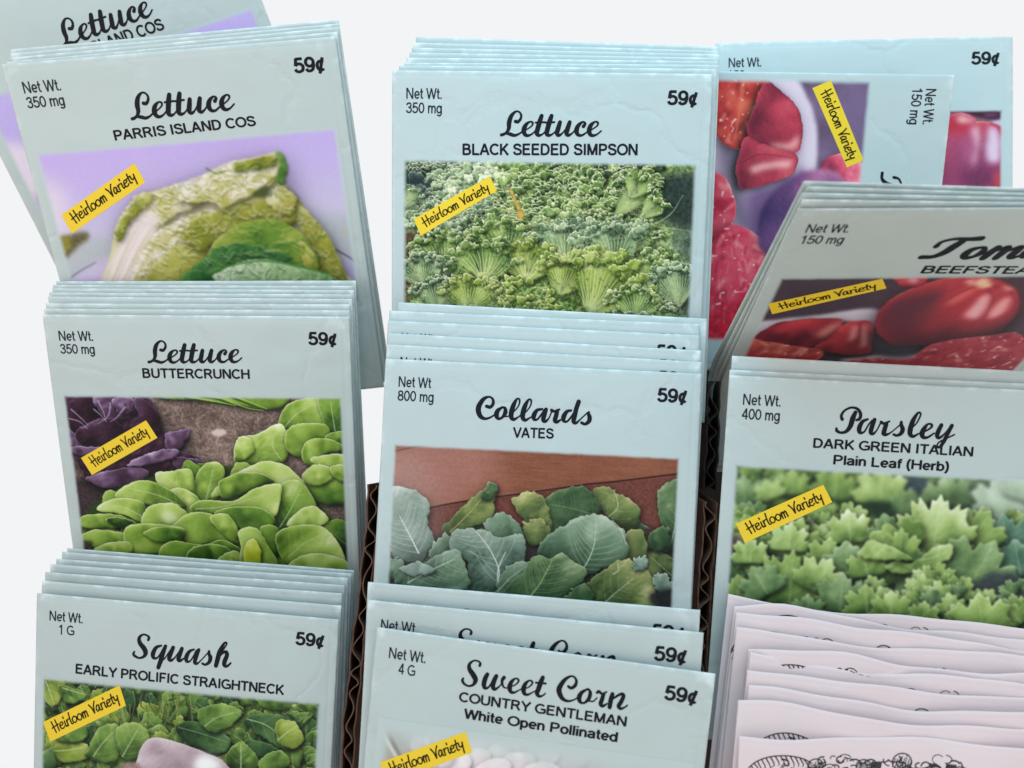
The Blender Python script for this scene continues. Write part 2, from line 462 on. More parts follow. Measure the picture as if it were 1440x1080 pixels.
title('Lettuce', 'black', 695, 145, 9.0, [
 [(270,235,45),(302,240,40),(335,200,34),(340,150,28),(310,112,24),(265,115,30),(215,170,52),(190,250,60),(185,320,50),(160,370,36),(120,400,34),(92,405,42)],
 [(100,402,28),(145,385,30),(200,395,45),(255,412,40),(310,395,26),(345,370,22)],
 [(345,375,20),(430,325,18),(480,285,22),(485,250,28),(450,240,24),(400,280,50),(375,345,62),(390,400,50),(430,414,36),(480,392,22),(530,345,18)],
 [(600,165,52),(575,240,62),(550,330,62),(540,385,58),(562,410,45),(605,400,24),(650,360,18)], [(525,250,26),(635,245,26)],
 [(725,165,52),(700,240,62),(675,330,62),(665,385,58),(687,410,45),(730,400,24),(775,360,18)], [(650,250,26),(760,245,26)],
 [(832,245,50),(810,320,60),(795,385,58),(820,410,42),(870,375,20),(945,270,18)],
 [(955,245,50),(930,320,60),(915,385,58),(940,410,42),(985,385,22),(1020,345,18)],
 [(1128,298,46),(1150,262,34),(1120,242,26),(1065,285,50),(1040,350,62),(1060,403,46),(1110,410,30),(1170,372,20)],
 [(1170,375,20),(1255,325,18),(1305,285,22),(1310,250,28),(1275,240,24),(1225,280,50),(1200,345,62),(1215,400,50),(1255,414,36),(1305,394,22),(1352,355,20)]])
title('Collards', 'coll', 660, 550, 8.0, [
 [(195,170,40),(235,180,38),(268,140,36),(262,88,28),(220,64,24),(160,90,45),(112,160,58),(102,220,60),(125,282,52),(175,310,34),(230,298,24),(292,262,18)],
 [(372,180,22),(320,220,50),(305,270,56),(327,310,34),(372,293,32),(405,240,50),(400,192,36),(365,180,22)], [(395,287,18),(455,280,16)],
 [(455,268,16),(520,210,16),(560,150,18),(565,97,22),(538,87,24),(500,150,50),(475,230,58),(472,292,52),(500,318,38),(545,295,20),(588,262,16)],
 [(585,276,16),(650,218,16),(690,158,18),(695,105,22),(668,95,24),(630,158,50),(605,238,58),(602,300,52),(630,326,38),(675,303,20),(725,275,16)],
 [(820,202,26),(762,215,40),(727,270,56),(728,315,40),(765,317,24),(810,262,22),(845,207,20)],
 [(862,207,46),(842,270,54),(832,322,50),(855,340,36),(895,302,18),(930,222,18)],
 [(925,215,38),(955,227,30),(1012,206,24)], [(985,228,50),(975,280,52),(962,328,50),(985,346,40),(1032,320,18)],
 [(1145,217,26),(1097,230,40),(1062,285,56),(1062,333,40),(1100,340,24),(1150,282,22),(1180,230,18)],
 [(1230,118,50),(1202,200,52),(1182,290,54),(1172,338,50),(1197,358,36),(1242,322,18),(1322,247,16)],
 [(1345,238,28),(1337,250,36),(1352,292,50),(1345,338,48),(1302,370,34),(1262,355,34)]])
title('Sweet Corn', 'corn', 640, 915, 11.077, [
 [(385,228,46),(396,195,38),(360,157,30),(290,152,30),(227,205,50),(227,280,72),(290,380,86),(320,450,78),(290,518,50),(220,545,34),(150,515,40),(117,462,46),(128,425,34)],
 [(505,362,64),(470,430,76),(450,520,74),(470,573,60),(525,560,30),(600,440,24)],
 [(645,388,64),(610,460,76),(590,545,74),(615,593,56),(680,560,28),(748,482,22)],
 [(765,412,60),(737,450,52),(735,500,40),(757,558,30),(800,575,22),(838,560,20)],
 [(838,562,20),(930,530,22),(985,480,30),(985,442,34),(940,427,28),(880,480,60),(852,560,78),(867,630,60),(920,645,40),(990,612,22),(1045,582,20)],
 [(1053,594,20),(1145,562,22),(1200,512,30),(1200,474,34),(1155,459,28),(1095,512,60),(1067,592,78),(1082,662,60),(1135,677,40),(1205,644,22),(1260,614,20)],
 [(1368,410,64),(1335,490,78),(1300,590,78),(1277,658,70),(1312,703,50),(1370,690,28),(1407,657,22)], [(1260,492,34),(1412,505,34)],
 [(1765,551,44),(1810,576,50),(1870,536,56),(1890,466,44),(1860,407,34),(1802,392,32),(1711,446,60),(1632,556,80),(1622,636,84),(1671,736,66),(1750,777,44),(1830,766,28),(1902,731,22)],
 [(2062,592,28),(1972,646,60),(1932,726,78),(1952,794,52),(2012,805,36),(2080,746,60),(2106,656,58),(2080,597,36),(2052,592,28)], [(2092,777,26),(2152,782,24),(2212,727,22)],
 [(2212,647,44),(2242,629,46),(2292,667,40),(2357,637,30)], [(2312,677,60),(2287,757,68),(2267,825,66),(2302,855,50),(2372,817,22)],
 [(2452,668,64),(2427,757,74),(2407,874,68)], [(2450,750,28),(2542,688,40),(2607,668,50),(2622,708,62),(2582,797,68),(2547,855,66),(2577,896,50),(2642,876,28),(2682,845,26)]])
title('Squash', 'squash', 180, 885, 9.29, [
 [(275,130,34),(285,97,34),(250,67,26),(200,62,28),(157,105,44),(167,170,58),(220,240,66),(240,295,62),(220,343,40),(160,365,28),(107,343,34),(82,315,34),(94,282,24)],
 [(445,203,26),(377,230,46),(337,310,58),(347,363,44),(395,360,24),(445,292,22),(482,217,20)], [(500,210,46),(467,300,58),(440,390,60),(407,488,54)], [(430,420,20),(490,370,18),(562,262,16)],
 [(600,228,50),(567,310,56),(547,373,52),(572,396,40),(622,360,20),(692,262,18)], [(714,242,50),(687,320,56),(667,383,52),(692,400,40),(742,368,18)],
 [(872,253,24),(812,280,42),(772,350,56),(777,408,42),(822,403,22),(870,332,20),(900,267,20)], [(933,258,44),(902,340,54),(882,418,50),(907,438,36),(950,408,18),(1062,287,16)],
 [(1067,278,34),(1067,312,40),(1085,360,54),(1070,418,46),(1020,452,32),(982,438,32)],
 [(1160,382,20),(1240,272,22),(1290,197,22),(1295,167,24),(1262,177,32),(1207,280,58),(1182,370,62),(1157,467,54)],
 [(1180,372,24),(1240,302,34),(1288,287,46),(1300,330,54),(1270,410,58),(1267,458,52),(1300,473,36),(1350,432,24)]])
_P_A = [[(425,187,24),(367,215,42),(332,280,54),(337,333,42),(385,325,22),(430,252,20),(470,202,18)],
        [(498,193,44),(470,270,52),(457,328,50),(480,348,34),(520,312,18),(560,237,18)]]
title('Parsley', 'parsley', 1165, 565, 7.784, [
 [(145,190,38),(135,150,32),(170,95,26),(240,62,26),(310,75,32),(345,130,38),(335,183,36),(300,198,28)],
 [(290,112,42),(260,180,58),(235,260,54),(190,320,40),(130,335,30),(87,315,36),(82,287,26)]] + _P_A + [
 [(570,220,36),(600,235,30),(660,212,22)], [(625,242,50),(605,310,52),(597,343,50),(625,356,36),(680,330,16),(790,237,16)],
 [(790,220,34),(790,250,40),(805,300,50),(785,345,44),(740,366,30),(707,355,30)],
 [(880,302,16),(950,240,18),(995,160,20),(1000,122,22),(970,122,28),(920,200,50),(890,290,58),(887,350,52),(920,376,36),(980,345,18)],
 [(980,347,18),(1070,310,20),(1123,270,26),(1118,245,28),(1080,242,24),(1040,290,50),(1017,345,58),(1032,385,44),(1080,385,28),(1150,340,18)],
 [(1228,253,46),(1195,320,52),(1182,373,48),(1210,390,34),(1270,340,18),(1330,262,16)],
 [(1343,258,44),(1300,340,46),(1255,430,44),(1215,488,34),(1182,490,22),(1200,442,18),(1290,395,18),(1370,357,18)]])
_o = lambda dx: [(440 + dx,200,22),(390 + dx,235,44),(370 + dx,300,56),(387 + dx,343,40),(430 + dx,330,30),(465 + dx,270,48),(465 + dx,215,34),(440 + dx,200,22)]
TOMATO = [
 [(152,182,38),(170,122,26),(240,84,26),(330,88,36),(400,80,44)], [(300,105,44),(262,190,58),(227,270,52),(172,325,36),(102,330,38)],
 _o(0), [(455,322,16),(520,240,16)],
 [(545,208,48),(520,280,54),(502,348,50)], [(520,280,20),(580,217,32),(612,207,42),(600,270,54),(582,348,48)],
 [(600,280,20),(660,217,32),(692,207,42),(680,270,54),(667,328,48),(690,348,34),(740,310,18)]] + [
 [(x + 415, y, w) for x, y, w in s] for s in _P_A] + [
 [(1010,135,46),(987,200,54),(962,290,54),(957,333,50),(985,350,36),(1035,318,18)], [(945,207,24),(1045,202,24)], _o(680)]


def title_uv(word):
    key, x0, y0, sc, st = TITLES[word]
    out = []
    for s in st:
        o = []
        for x, y, w in s:
            px, py = x0 + x / sc, y0 + y / sc
            a = uv_of(key, px, py)
            b = uv_of(key, px + w / sc, py)
            o.append((a[0], a[1], abs(b[0] - a[0])))
        out.append(o)
    return out


def moved(strokes, a, b, key, p, q):
    """the same word set on another packet: its baseline ends a, b go to picture points p, q"""
    p, q = np.array(uv_of(key, *p)), np.array(uv_of(key, *q))
    a, b = np.array(a), np.array(b)
    k = complex(*(q - p)) / complex(*(b - a))
    out = []
    for s in strokes:
        o = []
        for x, y, w in s:
            c = complex(x - a[0], y - a[1]) * k
            o.append((p[0] + c.real, p[1] + c.imag, w * abs(k)))
        out.append(o)
    return out


TU = {w: title_uv(w) for w in TITLES}
L_ENDS = (uv_of('black', 705, 192), uv_of('black', 843, 192))
TU['Lettuce butter'] = moved(TU['Lettuce'], *L_ENDS, 'butter', (210, 510.5), (339, 509.5))
TU['Lettuce parris'] = moved(TU['Lettuce'], *L_ENDS, 'parris', (187, 169), (329, 154))
TU['Tomato'] = [[(.315 + (x - 102) / 3720, .205 + (y - 345) / 3720, w / 3720) for x, y, w in s] for s in TOMATO]

_a, _b = uv_of('tfront', 1290, 362), uv_of('tfront', 1525, 362)
TU['Tomato wide'] = [[(_a[0] + (x - 85) / 1075 * (_b[0] - _a[0]), _a[1] + (y - 345) / 3300, w / 2200) for x, y, w in s] for s in TOMATO]

# hand lettering of the yellow band: baseline 0, small letters 1 high
HAND = {
 'H': ([[(.1,1.75),(.3,-.15)], [(.75,1.8),(.85,-.1)], [(-.1,.75),(1.05,.95)]], 1.1),
 'e': ([[(.1,.5),(.6,.62),(.62,.92),(.35,1),(.1,.6),(.18,.1),(.5,0),(.75,.2)]], .8),
 'i': ([[(.2,.95),(.18,.3),(.28,0),(.42,.12)], [(.2,1.4),(.17,1.65)]], .42),
 'r': ([[(.12,.95),(.15,0)], [(.14,.6),(.3,.92),(.55,.95)]], .55),
 'l': ([[(.25,1.9),(.15,.9),(.2,.1),(.4,0)]], .42),
 'o': ([[(.42,1),(.1,.75),(.1,.25),(.4,0),(.72,.3),(.7,.8),(.42,1)]], .86),
 'm': ([[(.1,.95),(.12,0)], [(.12,.6),(.32,.98),(.46,.8),(.46,0)], [(.46,.6),(.68,.98),(.82,.8),(.86,0)]], 1.0),
 ' ': ([], .55),
 'V': ([[(-.05,1.6),(.25,.9),(.42,.0)], [(.95,1.75),(.62,1.1),(.42,0)]], .78),
 'a': ([[(.62,.85),(.35,1),(.1,.5),(.22,.05),(.5,.3),(.64,.9)], [(.64,.9),(.62,.2),(.78,0)]], .85),
 't': ([[(.3,1.6),(.22,.5),(.3,.05),(.5,.05)], [(-.02,.98),(.6,1.08)]], .55),
 'y': ([[(.05,.95),(.1,.5),(.3,.35),(.55,.6)], [(.62,1),(.55,.2),(.5,-.6)]], .7),
}


def hand_strokes(word):
    x, out = 0., []
    for ch in word:
        st, adv = HAND[ch]
        for s in st:
            out.append([(x + a, b, .21) for a, b in s])
        x += adv
    return out, x


HS, HLEN = hand_strokes('Heirloom Variety')
_B = [uv_of('black', *p) for p in ((582, 309), (689.5, 248), (699, 269), (592.5, 331.5))]


def banner(paper, parent, quad, off=.07):
    """yellow band with its lettering; quad = top-left, top-right, bottom-right, bottom-left"""
    q = [np.array(p) for p in quad]
    n = 14
    uv, faces = [], []
    for i in range(n + 1):
        t = i / n
        uv += [q[0] + (q[1] - q[0]) * t, q[0] + (q[1] - q[0]) * t + (q[3] - q[0] + (q[2] - q[1] - q[3] + q[0]) * t)]
    for i in range(n):
        faces.append((2 * i, 2 * i + 1, 2 * i + 3, 2 * i + 2))
    b = print_on(paper, 'heirloom_banner', np.array(uv), faces, M_YELLOW, parent, off)
    ex, ey = q[1] - q[0], q[0] - q[3]
    def mp(v):
        X = .085 + v[:, :1] / HLEN * .85
        Y = .32 + v[:, 1:] * .30
        return q[3] + X * ex + Y * ey
    # stroke widths live in the same letter units, so squash the pen a little
    v, f, z = strokes_mesh(HS, mp, 5)
    print_on(paper, 'banner_lettering', v, f, M_BANNER_INK, b, off + .03, z)
    return b


def lettering(paper, parent, name, word, off=.04, ink=None):
    v, f, z = strokes_mesh(TU[word], lambda a: a)
    return print_on(paper, name, v, f, ink or M_INK, parent, off, z)


def type_lines(paper, parent, name, lines, ink=None, off=.04):
    V, F, Z, n = [], [], [], 0
    for body, wt, l, r, cap in lines:
        v, f, z = lay_text(body, wt, l, r, cap)
        V.append(v)
        Z.append(z)
        F += [tuple(i + n for i in g) for g in f]
        n += len(v)
    return print_on(paper, name, np.concatenate(V), F, ink or M_INK, parent, off, np.concatenate(Z))


def weight_lines(a, b, dv=0.):
    out = [(a, .145, (.045, .087 - dv), (.157 if a.endswith('.') else .148, .087 - dv), .0335)]
    if b:
        l, r = (.044, .158) if len(b) > 4 else (.078, .130)
        out.append((b, .145, (l, .131 - dv), (r, .131 - dv), .0335))
    return out


def price_line(du=0., dv=0.):
    return [('59¢', .2, (.862 + du, .095 - dv), (.957 + du, .095 - dv), .0435)]


# ------------------------------------------------------------------ painting the printed photos
RNG = np.random.default_rng(7)


def blur(a, r):
    r = int(round(r))
    if r < 1:
        return a
    for ax in (0, 1):
        for _ in range(2):
            pad = [(0, 0)] * a.ndim
            pad[ax] = (r + 1, r)
            c = np.cumsum(np.pad(a, pad, mode='edge'), axis=ax)
            n = a.shape[ax]
            hi = np.take(c, np.arange(2 * r + 1, 2 * r + 1 + n), axis=ax)
            lo = np.take(c, np.arange(0, n), axis=ax)
            a = (hi - lo) / (2 * r + 1)
    return a


def shift(a, dx, dy):
    dx, dy = int(dx), int(dy)
    o = np.zeros_like(a)
    o[dy:, dx:] = a[:a.shape[0] - dy, :a.shape[1] - dx]
    return o


def vnoise(h, w, cell, seed, octaves=3, aspect=1.0):
    out, amp, tot = np.zeros((h, w)), 1.0, 0.0
    Y, X = np.mgrid[0:h, 0:w].astype(np.float32)
    for o in range(octaves):
        rg = np.random.default_rng(seed * 101 + o)
        cy, cx = max(1.2, cell / 2 ** o), max(1.2, cell * aspect / 2 ** o)
        if aspect == 1.0:
            t = rg.uniform(0, 6.28)
            c, s = math.cos(t), math.sin(t)
            x, y = (X * c - Y * s) / cx, (X * s + Y * c) / cy
            x, y = x - x.min(), y - y.min()
        else:
            x, y = X / cx, Y / cy
        g = rg.random((int(y.max()) + 3, int(x.max()) + 3))
        yi, xi = y.astype(int), x.astype(int)
        fy, fx = y - yi, x - xi
        fy, fx = fy * fy * (3 - 2 * fy), fx * fx * (3 - 2 * fx)
        v = (g[yi, xi] * (1 - fx) + g[yi, xi + 1] * fx) * (1 - fy) + (g[yi + 1, xi] * (1 - fx) + g[yi + 1, xi + 1] * fx) * fy
        out += amp * v
        tot += amp
        amp *= .55
    return out / tot


def sstep(a, b, x):
    t = np.clip((x - a) / (b - a), 0, 1)
    return t * t * (3 - 2 * t)


def mix(a, b, t):
    return np.asarray(a, float) + (np.asarray(b, float) - np.asarray(a, float)) * t[..., None]


def ramp(s, cols):
    """s 0..1 -> colours along a list"""
    cols = np.array(cols, float)
    x = np.clip(s, 0, 1) * (len(cols) - 1)
    i = np.minimum(x.astype(int), len(cols) - 2)
    f = (x - i)[..., None]
    return cols[i] * (1 - f) + cols[i + 1] * f


SR = 470.0


class Photo:
    def __init__(self, key, x0, y0, sc, u0=.034, u1=.967, v0=.272, v1=.8, base=(128, 128, 128)):
        self.key, self.x0, self.y0, self.sc = key, x0, y0, sc
        self.u0, self.u1, self.v0, self.v1 = u0, u1, v0, v1
        self.w, self.h = int((u1 - u0) * SR) + 1, int((v1 - v0) * SR) + 1
        self.img = np.ones((self.h, self.w, 3)) * np.array(base, float)
        self.seed = 1
        self.clip = None
        self.Y, self.X = np.mgrid[0:self.h, 0:self.w].astype(float)

    def P(self, pts):
        out = []
        for x, y in pts:
            u, v = uv_of(self.key, self.x0 + x / self.sc, self.y0 + y / self.sc)
            out.append(((u - self.u0) * SR, (v - self.v0) * SR))
        return np.array(out)

    def nz(self, cell, oct=3, aspect=1.):
        self.seed += 1
        return vnoise(self.h, self.w, cell, self.seed, oct, aspect)

    def mask(self, p, soft=1.0, smooth=True, wob=0., wcell=6):
        """coverage of a closed outline given in canvas pixels"""
        if smooth:
            q = np.concatenate([p[-2:], p, p[:3]])
            ns = 3 if np.ptp(p, 0).max() < 50 else 6
            s = spline(q, ns)
            p = s[2 * ns:2 * ns + ns * (len(q) - 5)]
        x0, y0 = np.floor(p.min(0) - 6).astype(int)
        x1, y1 = np.ceil(p.max(0) + 6).astype(int)
        x0, y0, x1, y1 = max(x0, 0), max(y0, 0), min(x1, self.w), min(y1, self.h)
        m = np.zeros((self.h, self.w))
        if x1 <= x0 or y1 <= y0:
            return m
        acc = 0
        sh = (y1 - y0, x1 - x0)
        wx = wy = 0.
        if wob:
            wx = wob * ((vnoise(*sh, wcell, 11 + self.seed % 97, 2) - .5) * 2 + .8 * (vnoise(*sh, 5, 13 + self.seed % 83, 1) - .5))
            wy = wob * ((vnoise(*sh, wcell, 12 + self.seed % 89, 2) - .5) * 2 + .8 * (vnoise(*sh, 5, 14 + self.seed % 79, 1) - .5))
        for oy in (.25, .75):
            for ox in (.25, .75):
                gx = np.arange(x0, x1)[None] + ox - .5 + np.zeros((sh[0], 1)) + wx
                gy = np.arange(y0, y1)[:, None] + oy - .5 + np.zeros((1, sh[1])) + wy
                ins = np.zeros(gx.shape, bool)
                for a, b in zip(p, np.roll(p, -1, 0)):
                    if a[1] == b[1]:
                        continue
                    c = (a[1] > gy) != (b[1] > gy)
                    ins ^= c & (gx < (b[0] - a[0]) * (gy - a[1]) / (b[1] - a[1]) + a[0])
                acc = acc + ins
        m[y0:y1, x0:x1] = acc / 4
        return blur(m, soft) if soft >= 1 else m

    def over(self, m, col):
        self.img = self.img * (1 - m[..., None]) + np.asarray(col, float) * m[..., None]

    def poly(self, pts, col, soft=1, wob=0., alpha=1., tex=0., texcell=5, smooth=True, canvas=False):
        p = np.array(pts, float) if canvas else self.P(pts)
        m = self.mask(p, soft, smooth, wob) * alpha
        c = np.asarray(col, float)
        if tex:
            c = c * (1 + tex * (self.nz(texcell) - .5)[..., None] * 2)
        self.over(m, c)
        return m

    def line(self, pts, width, col, alpha=1., soft=.8, canvas=False, taper=True, clip=None):
        p = np.array(pts, float) if canvas else self.P(pts)
        if len(p) > 2:
            p = spline([tuple(a) for a in p], 5)
        d = np.full((self.h, self.w), 1e9)
        n = len(p) - 1
        for i in range(n):
            a, b = p[i], p[i + 1]
            wd = width * ((1 - .6 * (i / max(n, 1))) if taper else 1)
            x0, y0 = np.floor(np.minimum(a, b) - wd - 4).astype(int)
            x1, y1 = np.ceil(np.maximum(a, b) + wd + 4).astype(int)
            x0, y0, x1, y1 = max(x0, 0), max(y0, 0), min(x1, self.w), min(y1, self.h)
            if x1 <= x0 or y1 <= y0:
                continue
            X, Y = self.X[y0:y1, x0:x1], self.Y[y0:y1, x0:x1]
            e = b - a
            t = np.clip(((X - a[0]) * e[0] + (Y - a[1]) * e[1]) / max(e @ e, 1e-9), 0, 1)
            q = np.hypot(X - a[0] - t * e[0], Y - a[1] - t * e[1]) - wd / 2
            d[y0:y1, x0:x1] = np.minimum(d[y0:y1, x0:x1], q)
        m = sstep(soft, -soft, d) * alpha
        if clip is not None:
            m = m * clip
        self.over(m, col)

    def wrinkles(self, m, n, ang, cols, length=(10, 34), width=(1.2, 3.2), alpha=.45, spread=.5):
        """crinkled leaf surface: short wandering ridges, each with a dark and a light side"""
        ys, xs = np.nonzero(m > .6)
        if len(ys) == 0:
            return
        for _ in range(n):
            i = int(RNG.integers(len(ys)))
            x, y = float(xs[i]), float(ys[i])
            t = ang + RNG.normal(0, spread)
            pts, L = [(x, y)], RNG.uniform(*length)
            for k in range(5):
                t += RNG.normal(0, .45)
                x, y = x + L / 5 * math.cos(t), y + L / 5 * math.sin(t)
                pts.append((x, y))
            w = RNG.uniform(*width)
            al = alpha * RNG.uniform(.5, 1.1)
            self.line([(a, b + w * .55) for a, b in pts], w, cols[0] if RNG.random() < .75 else cols[1], al, .9, True, True, m)
            self.line([(a - w * .2, b - w * .45) for a, b in pts], w * .8, cols[-1] if RNG.random() < .7 else cols[-2], al, .8, True, True, m)

    def window(self, lo, hi):
        x0, y0 = max(int(lo[0]), 0), max(int(lo[1]), 0)
        x1, y1 = min(int(hi[0]) + 1, self.w), min(int(hi[1]) + 1, self.h)
        if x1 - x0 < 3 or y1 - y0 < 3:
            return None
        b = object.__new__(Photo)
        b.key, b.x0, b.y0, b.sc = self.key, self.x0, self.y0, self.sc
        b.w, b.h, b.seed = x1 - x0, y1 - y0, self.seed
        b.img = self.img[y0:y1, x0:x1].copy()
        b.Y, b.X = np.mgrid[0:b.h, 0:b.w].astype(float)
        b.off = np.array([x0, y0], float)
        b.clip = None if self.clip is None else self.clip[y0:y1, x0:x1]
        b.box = (x0, y0, x1, y1)
        return b

    def put(self, b, m):
        x0, y0, x1, y1 = b.box
        self.img[y0:y1, x0:x1] = b.img
        self.seed = b.seed + 1
        full = np.zeros((self.h, self.w))
        full[y0:y1, x0:x1] = m
        return full

    def leaf(self, pts, cols, mid=None, canvas=False, **kw):
        p = np.array(pts, float) if canvas else self.P(pts)
        q = None if mid is None else (np.array(mid, float) if canvas else self.P(mid))
        g = .12 * max(np.ptp(p, 0)) + 8
        b = self.window(p.min(0) - g, p.max(0) + g)
        if b is None:
            return np.zeros((self.h, self.w))
        m = b._leaf(p - b.off, cols, mid=None if q is None else q - b.off, canvas=True, **kw)
        return self.put(b, m)

    def scatter(self, n, area, size, pals, bias=-.12, aspect=(.6, 1.), order=True, ang=(-2.6, -.5), side=4, **kw):
        """n rounded leaves strewn inside an outline (picture units), far ones first"""
        poly = np.array(area, float)
        lo, hi = poly.min(0), poly.max(0)
        spots = []
        while len(spots) < n:
            x, y = RNG.uniform(lo[0], hi[0]), RNG.uniform(lo[1], hi[1])
            ins = False
            for (ax, ay), (bx, by) in zip(poly, np.roll(poly, -1, 0)):
                if (ay > y) != (by > y) and x < (bx - ax) * (y - ay) / (by - ay) + ax:
                    ins = not ins
            if ins:
                spots.append((x, y))
        if order:
            spots.sort(key=lambda q: q[1])
        for x, y in spots:
            L = RNG.uniform(*size)
            w = L * RNG.uniform(*aspect)
            t = RNG.uniform(*ang)
            c, s = math.cos(t), math.sin(t)
            pts = []
            for k in range(9):
                a = 2 * math.pi * k / 9
                r = RNG.uniform(.86, 1.12)
                p, q = L * .5 * math.cos(a) * r, w * .5 * math.sin(a) * r
                pts.append((x + p * c - q * s, y + p * s + q * c))
            d = L * .42
            self.leaf(pts, pals[int(RNG.integers(len(pals)))], bias=bias + RNG.uniform(-.08, .08), mid=[(x - d * c, y - d * s), (x, y), (x + d * c, y + d * s)] if side else None, side=side, va=.28, **kw)

    def frilled(self, x, y, ang, R, spread, cols, rimc, n=30, **kw):
        """a fan leaf with a curled, ruffled margin"""
        self.fan(x, y, ang, R, spread, cols, 9, .6, .6, fz=.6, va=.6)
        for _ in range(n):
            t = math.radians(ang + RNG.uniform(-1, 1) * spread * .95)
            r = R * RNG.uniform(.74, .98)
            px, py = x + r * math.cos(t), y - r * math.sin(t)
            self.curl(px, py, R * RNG.uniform(.12, .24), t, rimc, .1)

    def curl(self, px, py, L, t, cols, bias=.0):
        pts, n = [], 9
        for k in range(n):
            a = 2 * math.pi * k / n
            q = L * .5 * RNG.uniform(.55, 1.3)
            pts.append((px + q * math.cos(a), py + q * .8 * math.sin(a)))
        self.leaf(pts, cols, wob=3., shadow=.4, rim=1.3, crinkle=.6, cell=3, pw=.0, bias=bias - .06 + RNG.uniform(-.16, .14))

    def herb(self, x, y, R, ang, cols, lobes=3, bias=0., **kw):
        """a flat parsley leaflet: rounded lobes, each with small teeth"""
        pts, k = [], RNG.uniform(-.15, .15)
        n = 44
        for i in range(n + 1):
            f = -1 + 2 * i / n
            a = f * 1.75
            lob = abs(math.cos(f * lobes * math.pi / 2 + (0 if lobes % 2 else math.pi / 2) + k)) ** .55
            th = abs(math.cos(f * lobes * 2.6 * math.pi / 2))
            r = R * (.70 + .30 * lob) * (.86 + .14 * th) * (1 - .34 * abs(f) ** 2.5)
            A = math.radians(ang) + a
            pts.append((x + r * math.cos(A), y - r * math.sin(A)))
        pts.append((x - .06 * R * math.cos(math.radians(ang)), y + .06 * R * math.sin(math.radians(ang))))
        A = math.radians(ang)
        tip = (x + .85 * R * math.cos(A), y - .85 * R * math.sin(A))
        self.leaf(pts, cols, bias=bias, wob=.6, mid=[(x, y), ((x + tip[0]) / 2, (y + tip[1]) / 2), tip], side=3, vspread=.7, va=.3, **kw)

    def fan(self, cx, cy, ang, R, spread, cols, veins=9, frill=.5, shadow=.6, canvas=False, **kw):
        c = np.array([cx, cy], float)
        if not canvas:
            c = self.P([(cx, cy)])[0]
            R = R / self.sc
        b = self.window(c - R * 1.35 - 4, c + R * 1.35 + 4)
        if b is None:
            return None
        m = b._fan(c[0] - b.off[0], c[1] - b.off[1], ang, R, spread, cols, veins, frill, shadow, True, **kw)
        return self.put(b, m)

    def _leaf(self, pts, cols, wob=2.2, shadow=.7, rim=.55, crinkle=.35, cell=7, puff=.1, pw=.14, net=.0, alpha=1., mid=None, side=5, vein=(200, 215, 170),
             va=.5, light=(-.45, -.8), soft=0, canvas=False, bias=0., vspread=.8):
        """a leaf of the printed photo: outline, colours dark -> light, midrib and side veins"""
        p = np.array(pts, float) if canvas else self.P(pts)
        m = self.mask(p, soft, True, wob, max(5, .16 * np.ptp(p, 0).max()))
        if self.clip is not None:
            m = m * self.clip
        m = m * alpha
        if m.max() < .05:
            return m
        size = float(np.sqrt(max(m.sum(), 1)))
        if shadow:
            s2 = blur(m, max(3, size * .16))
            self.img *= (1 - .35 * shadow * s2 * (1 - m))[..., None]
            sh = shift(blur(m, max(2, size * .07)), 1 + size * .03, 1 + size * .07)
            self.img *= (1 - shadow * sh * (1 - m))[..., None]
        if mid is not None:
            g0, g1 = np.array(mid[0], float), np.array(mid[-1], float)
        else:
            c0 = p.mean(0)
            hh = np.ptp(p, 0).max() * .5
            g0, g1 = c0 + np.array([.25, .9]) * hh, c0 - np.array([.25, .9]) * hh
        e = g1 - g0
        ln = math.hypot(*e) + 1e-6
        al = ((self.X - g0[0]) * e[0] + (self.Y - g0[1]) * e[1]) / ln
        ac = ((self.X - g0[0]) * -e[1] + (self.Y - g0[1]) * e[0]) / ln
        g = np.clip(al / ln, -.1, 1.1)
        n1 = self.nz(max(6, size * .42), 2)
        # folds fan out from the foot of the leaf
        k = self.seed * 1.7
        fo = np.arctan2(ac, al + .55 * ln)
        fold = np.sin(fo * 9 + 2.2 * n1 * 3 + k) * .6 + np.sin(fo * 17 + 4 * n1 + k * 2) * .4
        rid = 1 - np.abs(self.nz(max(cell * 1.2, size * .09), 2) * 2 - 1)
        hgt = pw * blur(m, max(2, size * puff)) + .25 * blur(m, max(1, size * .035)) + crinkle * (.9 * n1 + .30 * blur(rid, 1)) + .10 * crinkle * fold
        gy, gx = np.gradient(hgt)
        lam = np.tanh((gx * light[0] + gy * light[1]) * -size * .26)
        inner = blur(m, max(2, size * .05))
        s = .45 + bias + .26 * lam + .44 * (g - .5) + .5 * (n1 - .5) + .09 * fold * sstep(.0, .6, g) + .05 * (self.nz(2.2, 2) - .5)
        c = ramp(s, cols)
        self.over(m, c)
        if net:
            r2 = 1 - np.abs(self.nz(max(4, size * .07), 2) * 2 - 1)
            self.over(m * sstep(.86, .98, r2) * net, cols[-1])
            self.over(m * sstep(.86, .98, 1 - np.abs(self.nz(max(6, size * .2), 3) * 2 - 1)) * net * .8, cols[0])
        if rim:
            r = m * sstep(.93, .45, blur(m, 1))
            gy, gx = np.gradient(blur(m, 3))
            gl = np.hypot(gx, gy) + 1e-6
            face = (gx * -light[0] + gy * -light[1]) / gl          # > 0 on the side turned to the light
            w = np.clip(.35 + .75 * face, .0, 1) * (.35 + .9 * self.nz(10, 2))
            self.over(np.clip(r * w * rim * 1.5, 0, 1), cols[-1])
            self.over(np.clip(m * sstep(.95, .5, blur(m, 2)) * np.clip(-face, 0, 1) * .5, 0, 1), cols[0])
